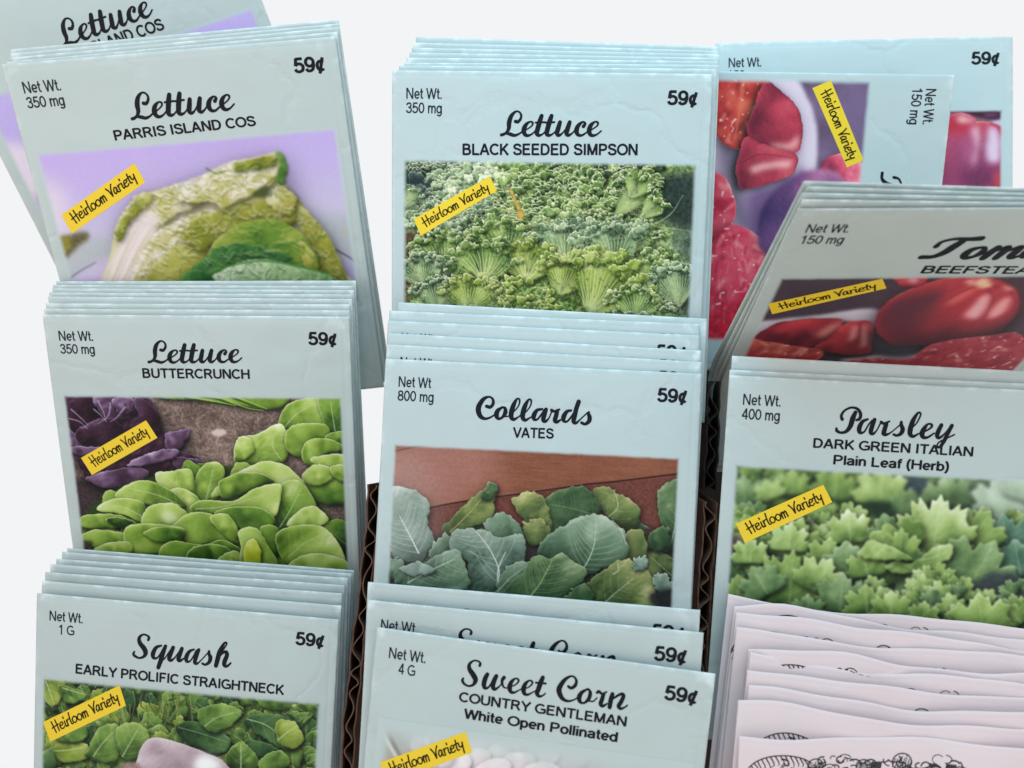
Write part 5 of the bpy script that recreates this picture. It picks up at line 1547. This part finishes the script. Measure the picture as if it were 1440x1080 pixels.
def paint_tback():
    a = Photo('tback', 1310, 140, 8.308, u0=.62, u1=.968, v0=.25, v1=.62, base=(120, 100, 140))
    a.img[:] = (134, 120, 156)
    a.poly([(100, 130), (900, 130), (900, 190), (740, 245), (500, 205), (340, 165), (100, 160)], (66, 34, 58), 2, 0, 1)
    a.poly([(600, 165), (760, 165), (760, 190), (640, 200)], (128, 100, 140), 3, 0, .8)
    a.poly([(660, 275), (900, 225), (900, 320), (780, 310)], (210, 214, 240), 2)
    TP = [(104, 50, 92), (150, 70, 116), (184, 84, 128), (212, 106, 140), (242, 196, 214)]
    m = a.leaf([(20, 190), (200, 178), (340, 160), (480, 200), (560, 268), (680, 268), (800, 328), (872, 450), (856, 700), (822, 1060), (20, 1060)], TP, crinkle=.15, puff=.2, shadow=.3, rim=.1)
    a.poly([(20, 200), (340, 170), (520, 260), (460, 330), (380, 400), (200, 400), (20, 420)], (190, 44, 66), 8, 2, .85)
    a.poly([(560, 280), (650, 280), (650, 420), (600, 560), (560, 400)], (200, 70, 90), 6, 1, .7)
    a.poly([(460, 350), (545, 325), (555, 480), (520, 650), (480, 800), (470, 660), (500, 520)], (240, 210, 228), 5, 2, .9)
    a.poly([(655, 350), (735, 320), (800, 440), (805, 640), (780, 740), (660, 720), (630, 560)], (228, 220, 250), 5, 2, .95)
    a.poly([(290, 215), (360, 195), (470, 230), (500, 260), (400, 285), (310, 270)], (246, 220, 220), 4, 2, .85)
    a.line([(520, 270), (600, 262), (690, 280)], 2.4, (222, 160, 90), .8)
    a.line([(690, 285), (790, 340), (860, 540)], 5, (190, 60, 90), .7, 2, taper=False)
    a.poly([(720, 880), (800, 820), (830, 1060), (740, 1060)], (206, 78, 92), 5, 1, .8)
    a.poly([(370, 620), (450, 420), (480, 520), (440, 760)], (214, 130, 180), 8, 1, .6)
    a.finish(4)
    return a


def paint_rear():
    a = Photo('rear', 40, 170, 2.88, u0=.03, u1=.968, v0=.262, v1=.90, base=(196, 178, 238))
    a.img = ramp(np.clip(a.Y / a.h + .2 * (a.nz(50, 3) - .5), 0, 1), [(196, 182, 240), (194, 176, 238), (206, 196, 238), (196, 196, 214)])
    q = lambda *p: [((u - a.u0) * SR, (v - a.v0) * SR) for u, v in p]
    a.poly(q((.02, .42), (.1, .44), (.13, .52), (.09, .6), (.02, .58)), (236, 226, 240), 9, 4, .9, canvas=True)
    a.poly(q((.06, .60), (.16, .55), (.18, .60), (.09, .68)), (140, 134, 62), 4, 2, .9, .4, canvas=True)
    a.leaf(q((.2, .9), (.3, .55), (.5, .45), (.72, .4), (.8, .5), (.9, .9)), [(92, 96, 26), (150, 152, 52), (196, 192, 120), (230, 222, 196), (248, 240, 240)], crinkle=.7, cell=7, canvas=True)
    a.finish(6)
    return a


# ------------------------------------------------------------------ the packets
def T(key, body, wt, l, r, cap):
    """a printed line: baseline ends and capital height in photo points -> packet widths"""
    a, b = uv_of(key, *l), uv_of(key, *r)
    c = uv_of(key, l[0], l[1] - cap)
    return (body, wt, a, b, abs(c[1] - a[1]))


def Q(key, *pts):
    return [uv_of(key, *p) for p in pts]


MATS = [M_PAPER, M_EDGE]
ORD = ['first', 'second', 'third', 'fourth', 'fifth', 'sixth', 'seventh', 'eighth', 'ninth']

SPEC = {
 'parris': dict(paint=paint_parris, title='Lettuce parris', sub=[T('parris', 'PARRIS ISLAND COS', .19, (162.6, 197.5), (361, 176.6), 14.5)], wt=('Net Wt.', '350 mg'),
                ban=Q('parris', (87, 302), (190, 229), (205, 256), (102, 328)), seed=3, curl=.5,
                label='lettuce packet with a pale cos lettuce head on a lavender picture', stack='Parris Island cos lettuce'),
 'rear': dict(paint=paint_rear, title='Lettuce', sub=[('PARRIS ISLAND COS', .19, (.25, .243), (.675, .243), .036)], seed=5, curl=.3,
              label='tilted lettuce packet fanned out behind the Parris Island cos stack'),
 'butter': dict(paint=paint_butter, title='Lettuce butter', sub=[T('butter', 'BUTTERCRUNCH', .19, (201.4, 531), (352, 532.5), 13.5)], wt=('Net Wt.', '350 mg'),
                ban=Q('butter', (114.5, 643.5), (206, 590.5), (222, 615), (130, 667.5)), seed=8, curl=.3,
                label='buttercrunch lettuce packet showing green and purple lettuce heads on soil', stack='buttercrunch lettuce'),
 'squash': dict(paint=paint_squash, title='Squash', sub=[T('squash', 'EARLY PROLIFIC STRAIGHTNECK', .19, (107.3, 945.9), (400, 976.4), 13.6)], wt=('Net Wt.', '1 G'),
                ban=Q('squash', (61.5, 1014.5), (169.5, 962.5), (178.5, 991), (72, 1042)), seed=11, curl=.4,
                label='squash packet with leaves and a pale squash, lowest of the left column', stack='squash'),
 'black': dict(paint=paint_black, title='Lettuce', sub=[T('black', 'BLACK SEEDED SIMPSON', .19, (650.6, 218.3), (896.4, 218.6), 16)], wt=('Net Wt.', '350 mg'),
               ban=Q('black', (582, 308), (689, 248), (699, 268.5), (592, 331.5)), seed=14, curl=.3,
               label='lettuce packet with a picture full of frilly green lettuce leaves', stack='frilly lettuce'),
 'coll': dict(paint=paint_coll, title='Collards', sub=[T('coll', 'VATES', .19, (721, 615), (778.7, 616.8), 14.3)], wt=('Net Wt', '800 mg'), seed=17, curl=.5,
              label='collards packet with blue green leaves before a red brown wooden wall', stack='collards'),
 'corn': dict(paint=paint_corn, title='Sweet Corn', sub=[T('corn', 'COUNTRY GENTLEMAN', .19, (645, 985.6), (880.5, 1021.2), 13.8), T('corn', 'White Open Pollinated', .19, (651.7, 1009.2), (868, 1043), 13.8)], wt=('Net Wt.', '4 G'),
              ban=Q('corn', (534.5, 1071.5), (655, 1028), (664.5, 1057), (544, 1101)), seed=20, curl=.4,
              label='sweet corn packet with faded white kernels, foremost in the middle column', stack='sweet corn'),
 'parsley': dict(paint=paint_parsley, title='Parsley', sub=[T('parsley', 'DARK GREEN ITALIAN', .19, (1142.5, 629), (1367, 641.6), 13.4), T('parsley', 'Plain Leaf (Herb)', .19, (1170.6, 652.5), (1333, 662.4), 13.4)], wt=('Net Wt.', '400 mg'),
                 ban=Q('parsley', (1034.5, 736), (1157, 681), (1169.5, 705.5), (1047, 763)), seed=23, curl=.3,
                 label='parsley packet with flat green parsley leaves beside the collards packet', stack='parsley'),
 'tback': dict(paint=paint_tback, title='Tomato', sub=[('BEEFSTEAK', .19, (.37, .245), (.63, .245), .036)], wt=('Net Wt.', '150 mg'), seed=26, curl=.4,
               label='upright tomato packet standing behind the sideways tomato packet'),
 'tside': dict(paint=paint_tside, title='Tomato', sub=[('BEEFSTEAK', .19, (.37, .245), (.63, .245), .036)], wt=('Net Wt.', '150 mg'),
               ban=Q('tside', (1168, 113), (1214, 225.5), (1190.5, 235.5), (1142, 124)), seed=29, curl=.2,
               label='tomato packet turned on its side with cut pink tomatoes'),
 'tfront': dict(paint=paint_tfront, title='Tomato wide', sub=[T('tfront', 'BEEFSTEAK', .19, (1293, 383), (1466, 384), 10.5)], wt=('Net Wt.', '150 mg'),
                ban=Q('tfront', (1080, 426), (1240.5, 390.5), (1246, 404), (1085.5, 440.5)), seed=32, curl=.2,
                label='tomato packet leaning forward with dark red beefsteak tomatoes', stack='leaning tomato'),
}

BEND = {'tfront': (.80, math.radians(50), 14.0)}
STACK_TEXT = {'coll', 'corn'}
STYLE = dict(parris=(.3, .10), butter=(.25, .08), squash=(.35, .14), black=(.4, .12), coll=(.3, .12), corn=(.4, .15), parsley=(.35, .12), tfront=(.15, .05))


def paper_for(key, k=0):
    b, w = STYLE.get(key, (.35, .12))
    sp = SPEC[key]
    return Paper(sp['seed'], b, w, BEND.get(key), 0., sp['curl'] * (.35 if k else .6))


def place(o, R, t, s):
    o.matrix_world = world_matrix(R, t, s)


for key, sp in SPEC.items():
    paper = paper_for(key)
    o = envelope('seed_packet', paper, MATS)
    place(o, *packet_pose(key))
    grp = 'seed packets in the %s stack' % sp['stack'] if 'stack' in sp else None
    tag(o, sp['label'], 'seed packet', grp)
    if sp['paint']:
        photo_print(sp['paint'](), paper, o)
    lettering(paper, o, 'title_lettering', sp['title'], .05)
    type_lines(paper, o, 'variety_lettering', sp['sub'], off=.055)
    if 'wt' in sp:
        type_lines(paper, o, 'weight_lettering', weight_lines(*sp['wt']), M_INK_SOFT)
    type_lines(paper, o, 'price_lettering', price_line(.03 if key == 'parsley' else 0.))
    if 'ban' in sp:
        banner(paper, o, sp['ban'])
    # the packets behind it
    n = len(POSE[key]['st'])
    proto = None
    for k in range(1, n + 1):
        if proto is None:
            pk = paper_for(key, 1)
            b = proto = envelope('seed_packet', pk, MATS)
            if key in STACK_TEXT:
                lettering(pk, b, 'title_lettering', sp['title'])
                dv = .016 if key == 'coll' else 0.
                type_lines(pk, b, 'weight_lettering', weight_lines(*sp['wt'], dv), M_INK_SOFT)
                type_lines(pk, b, 'price_lettering', price_line(0., dv))
        else:
            b = proto.copy()
            COL.objects.link(b)
            for ch in list(proto.children):
                c = ch.copy()
                c.parent = b
                COL.objects.link(c)
        place(b, *packet_pose(key, k))
        where = '%s behind the front %s packet' % (ORD[k - 1], sp['stack'])
        extra = ', rearmost one' if k == n and n > 1 else ''
        look = {'coll': 'pale blue packet strip', 'corn': 'pale green packet with cut off lettering'}.get(key, 'pale aqua packet edge')
        tag(b, '%s, %s%s' % (look, where, extra), 'seed packet', grp)

# ------------------------------------------------------------------ pinkish paper envelopes, lower right
def etching(seed):
    """pen drawing of vegetables, as strokes in packet widths"""
    r = random.Random(seed)
    S_ = []
    def arc(cx, cy, rx, ry, a0, a1, w=.004, n=9):
        S_.append([(cx + rx * math.cos(a0 + (a1 - a0) * i / n), cy + ry * math.sin(a0 + (a1 - a0) * i / n), w) for i in range(n + 1)])
    # long feathery leaf on the left
    arc(.13, .12, .11, .075, math.pi, 1.75 * math.pi, .0034)
    for i in range(16):
        a = math.pi * (1.05 + .62 * i / 15)
        x, y = .13 + .11 * math.cos(a), .12 + .075 * math.sin(a)
        S_.append([(x, y, .004), (x + .012, y + .014 + r.uniform(0, .01), .003), (x + r.uniform(.0, .02), y + .026 + r.uniform(0, .01), .0016)])
    # tangle of leaves
    for _ in range(150):
        x = r.uniform(.12, .67)
        y = r.uniform(.062 + .012 * math.sin(x * 40), .14)
        k = r.uniform(.007, .022)
        a = r.uniform(0, 6.28)
        arc(x, y, k, k * r.uniform(.4, .9), a, a + r.uniform(1.2, 3.8), r.uniform(.002, .0046), 6)
    for cx, cy, q in ((.36, .078, .022), (.47, .066, .028), (.565, .088, .022), (.64, .088, .024), (.22, .075, .022)):
        arc(cx, cy, q, q * .85, 0, 6.2, .0032, 14)
        for j in range(8):
            f = -.85 + 1.7 * j / 7
            h = q * math.sqrt(max(.05, 1 - f * f)) * .8
            S_.append([(cx + f * q - .004, cy + h, .0022), (cx + f * q + .004, cy - h * r.uniform(.2, 1), .0022)])
    for cx in (.385, .60):
        for j in range(5):
            S_.append([(cx + j * .006, .066, .0055), (cx + j * .006 - .008, .115, .0045)])
    for _ in range(22):
        x = r.uniform(.72, .95)
        arc(x, .108, .014, .010, r.uniform(0, 3), r.uniform(3.5, 6), .0026, 6)
    # stems and lower drawing
    for _ in range(40):
        x, y = r.uniform(.08, .9), r.uniform(.13, .5)
        k = r.uniform(.02, .06)
        a = r.uniform(0, 6.28)
        arc(x, y, k, k * r.uniform(.4, .9), a, a + r.uniform(1.5, 4.5), r.uniform(.002, .004))
    return S_


ETCH = etching(4)
GRP_ENV = 'pinkish white paper envelopes in the lower right stack'
for k in range(0, len(POSE['env']['st']) + 1):
    pk = Paper(60 + k, .5, .2, None, .5 + .4 * ((k * 7) % 3) / 2, .6)
    o = envelope('paper_envelope', pk, [M_PINK, M_PINK_EDGE])
    place(o, *packet_pose('env', k))
    v, f, z = strokes_mesh(ETCH, lambda a: a, 4)
    dy = 0.0
    if k:                      # the drawing just clears the edge of the envelope in front
        R, t, sc = packet_pose('env', k - 1)
        q = R @ np.array([.45 * W0 * sc, 0, 0]) + t
        edge = uv_of('env', CX + FOC * q[0] / q[2], CY + FOC * q[1] / q[2], k)[1]
        dy = edge - (.041 if k > 1 else .036) + [.0, .004, .006, .002][k % 4]
    v = v + np.array([[.0, .03, -.02, .05, .01][k % 5] if k else 0., dy])
    print_on(pk, 'ink_drawing', v, f, M_ETCH, o, .04, z * .2)
    n = len(POSE['env']['st'])
    if k == 0:
        lab = 'front pinkish white paper envelope with an inked vegetable drawing'
    else:
        lab = 'pinkish white paper envelope, %s behind the front one%s' % (ORD[k - 1], ', touching the parsley packet' if k == n else '')
    tag(o, lab, 'envelope', GRP_ENV)


# ------------------------------------------------------------------ cardboard
def cam_pt(px, py, z):
    return np.array([(px - CX) * z / FOC, (py - CY) * z / FOC, z])


def board_frame(A, B, D):
    e1 = (B - A) / np.linalg.norm(B - A)
    e3 = D - e1 * (D @ e1)
    e3 /= np.linalg.norm(e3)
    e2 = np.cross(e3, -e1)
    a = FLIP @ np.stack([e2, e3, -e1], 1)
    o = FLIP @ B * MM
    return MCAM @ Matrix([[*a[0], o[0]], [*a[1], o[1]], [*a[2], o[2]], [0, 0, 0, 1]])


def box(x0, x1, y0, y1, z0, z1):
    v = [(x, y, z) for x in (x0, x1) for y in (y0, y1) for z in (z0, z1)]
    f = [(0, 1, 3, 2), (4, 6, 7, 5), (0, 4, 5, 1), (2, 3, 7, 6), (0, 2, 6, 4), (1, 5, 7, 3)]
    return v, f


def corrugated(label, A, B, th, depth, period=7.5, seed=1, tone=None):
    r = random.Random(seed)
    root = bpy.data.objects.new('cardboard_divider', None)
    COL.objects.link(root)
    tag(root, label, 'cardboard divider')
    L = np.linalg.norm(B - A)
    root.matrix_world = board_frame(A, B, np.array([0, 0, 1.0]))
    n = int(L / .8)
    bow = lambda z: .35 * math.sin(z * .09 + seed) + .18 * math.sin(z * .31 + seed * 2)
    for sg in (-1, 1):
        verts, faces = [], []
        for i in range(n + 1):
            z = L * i / n
            x = sg * th / 2 + bow(z) + .12 * math.sin(z * .8 + sg)
            yf = .25 * math.sin(z * 1.3 + sg + seed) + r.uniform(-.12, .12)
            for xx in (x - .2, x + .2):
                verts += [(xx, yf, z), (xx, depth, z)]
        for i in range(n):
            a, b = 4 * i, 4 * i + 4
            for p, q in ((0, 1), (1, 3), (3, 2), (2, 0)):
                faces.append((a + p, a + q, b + q, b + p))
        faces += [(0, 2, 3, 1), (4 * n, 4 * n + 1, 4 * n + 3, 4 * n + 2)]
        mesh_obj('liner', verts, faces, tone or M_LINER, root)
    verts, faces = [], []
    m = int(L / .35)
    for i in range(m + 1):
        z = L * i / m
        x = (th / 2 - .34) * (.8 + .2 * math.sin(z * .21 + seed * 3)) * math.sin(2 * math.pi * z / period + 1.3 * math.sin(z * .13 + seed) + .8 * math.sin(z * .37)) + bow(z)
        yf = .1 + r.uniform(-.08, .08)
        for xx in (x - .17, x + .17):
            verts += [(xx, yf, z), (xx, depth, z)]
    for i in range(m):
        a, b = 4 * i, 4 * i + 4
        for p, q in ((0, 1), (1, 3), (3, 2), (2, 0)):
            faces.append((a + p, a + q, b + q, b + p))
    mesh_obj('flute', verts, faces, M_FLUTE if tone is None else tone, root)
    return root


corrugated('brown corrugated cardboard divider between the squash and sweet corn stacks', cam_pt(527, 682, 247), cam_pt(481, 1140, 240), 3.1, 34, 7.5, 2)
corrugated('brown corrugated cardboard edge between the collards and parsley packets', cam_pt(998, 706, 243), cam_pt(984, 1000, 243), 3.3, 30, 7.0, 3)
corrugated('corrugated cardboard edge darkened as shade beside the top of the collards packet', cam_pt(1003, 536, 256), cam_pt(1001, 690, 256), 3.3, 26, 7.5, 5, M_BOARD)


def tray(label, panels, floors):
    root = bpy.data.objects.new('cardboard_tray', None)
    COL.objects.link(root)
    tag(root, label, 'cardboard tray')
    root.matrix_world = MCAM.copy()
    for A, B, C in panels:                      # corner, along the width, along the height
        nrm = np.cross(B - A, C - A)
        nrm /= np.linalg.norm(nrm)
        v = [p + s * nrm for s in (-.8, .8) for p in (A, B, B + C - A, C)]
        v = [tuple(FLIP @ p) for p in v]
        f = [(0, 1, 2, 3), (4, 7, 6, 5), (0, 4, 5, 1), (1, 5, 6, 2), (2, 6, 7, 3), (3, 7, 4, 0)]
        mesh_obj('dark_gap_backing', v, f, M_BOARD, root)  # sheet added behind the columns so the gaps read as shade
    for key in floors:
        R, t, s = packet_pose(key)
        dep = POSE[key]['st'][-1][3] if POSE[key]['st'] else 2
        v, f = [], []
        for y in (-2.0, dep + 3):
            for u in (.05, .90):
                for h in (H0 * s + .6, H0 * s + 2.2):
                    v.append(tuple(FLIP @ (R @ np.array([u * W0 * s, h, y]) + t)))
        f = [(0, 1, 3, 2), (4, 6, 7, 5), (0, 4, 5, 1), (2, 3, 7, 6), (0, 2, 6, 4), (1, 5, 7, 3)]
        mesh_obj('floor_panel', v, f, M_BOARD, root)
    return root


tray('brown cardboard tray darkened as shade, behind and under the squash packets',
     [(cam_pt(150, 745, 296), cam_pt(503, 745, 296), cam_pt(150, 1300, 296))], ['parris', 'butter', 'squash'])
tray('brown cardboard tray darkened as shade in the gap beside the collards packets',
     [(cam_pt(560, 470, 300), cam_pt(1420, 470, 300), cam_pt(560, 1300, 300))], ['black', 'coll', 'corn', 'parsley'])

# ------------------------------------------------------------------ light, sky, camera
w = bpy.data.worlds.new('World')
S.world = w
w.use_nodes = True
wn, wl = w.node_tree.nodes, w.node_tree.links
bg = wn['Background']
# a bright white surround ahead; overhead daylight and dimmer ground behind the viewer
tc = wn.new('ShaderNodeTexCoord')
sx = wn.new('ShaderNodeSeparateXYZ')
wl.new(tc.outputs['Generated'], sx.inputs[0])
up = wn.new('ShaderNodeMapRange')
up.inputs['From Min'].default_value, up.inputs['From Max'].default_value = -1, 1
wl.new(sx.outputs['Z'], up.inputs['Value'])
cr = wn.new('ShaderNodeValToRGB')
el = cr.color_ramp.elements
el[0].position, el[0].color = 0.0, (.54, .52, .46, 1)
el[1].position, el[1].color = 1.0, (.92, .95, 1.0, 1)
em = cr.color_ramp.elements.new(.5)
em.color = (.84, .84, .83, 1)
wl.new(up.outputs['Result'], cr.inputs['Fac'])
fr = wn.new('ShaderNodeMapRange')
fr.inputs['From Min'].default_value, fr.inputs['From Max'].default_value = -.12, .12
fr.interpolation_type = 'SMOOTHSTEP'
wl.new(sx.outputs['Y'], fr.inputs['Value'])
mx = wn.new('ShaderNodeMix')
mx.data_type = 'RGBA'
wl.new(fr.outputs['Result'], mx.inputs['Factor'])
wl.new(cr.outputs['Color'], mx.inputs['A'])
mx.inputs['B'].default_value = srgb(242, 244, 246)
wl.new(mx.outputs['Result'], bg.inputs['Color'])
bg.inputs['Strength'].default_value = 1.0


def lamp(name, px, target, size, power, col):
    d = bpy.data.lights.new(name, 'AREA')
    d.shape = 'RECTANGLE'
    d.size, d.size_y = size
    d.energy = power
    d.color = col
    o = bpy.data.objects.new(name, d)
    COL.objects.link(o)
    p, q = to_world(px), to_world(target)
    o.location = p
    o.rotation_euler = (q - p).to_track_quat('-Z', 'Y').to_euler()
    return o


lamp('overhead_light', (30, -340, 40), (60, -70, 250), (.24, .18), .52, (.18, .60, .86)).data.spread = math.radians(110)
lamp('added_left_fill', (-330, -40, -60), (-110, -105, 230), (.16, .16), .036, (1.0, .98, .95)).data.spread = math.radians(50)  # unseen fill lamp added to brighten the upper left packets

cd = bpy.data.cameras.new('camera')
cd.sensor_fit = 'HORIZONTAL'
cd.angle = 2 * math.atan(CX / FOC)
cd.clip_start, cd.clip_end = .01, 20
cam = bpy.data.objects.new('camera', cd)
cam.matrix_world = MCAM
COL.objects.link(cam)
S.camera = cam
cd.dof.use_dof = True
cd.dof.focus_distance = .245
cd.dof.aperture_fstop = cd.lens / 2.8
S.view_settings.view_transform = 'Standard'
S.view_settings.look = 'None'
S.view_settings.exposure = 0
S.view_settings.gamma = 1
S.view_settings.use_curve_mapping = False
S.cycles.max_bounces = 6
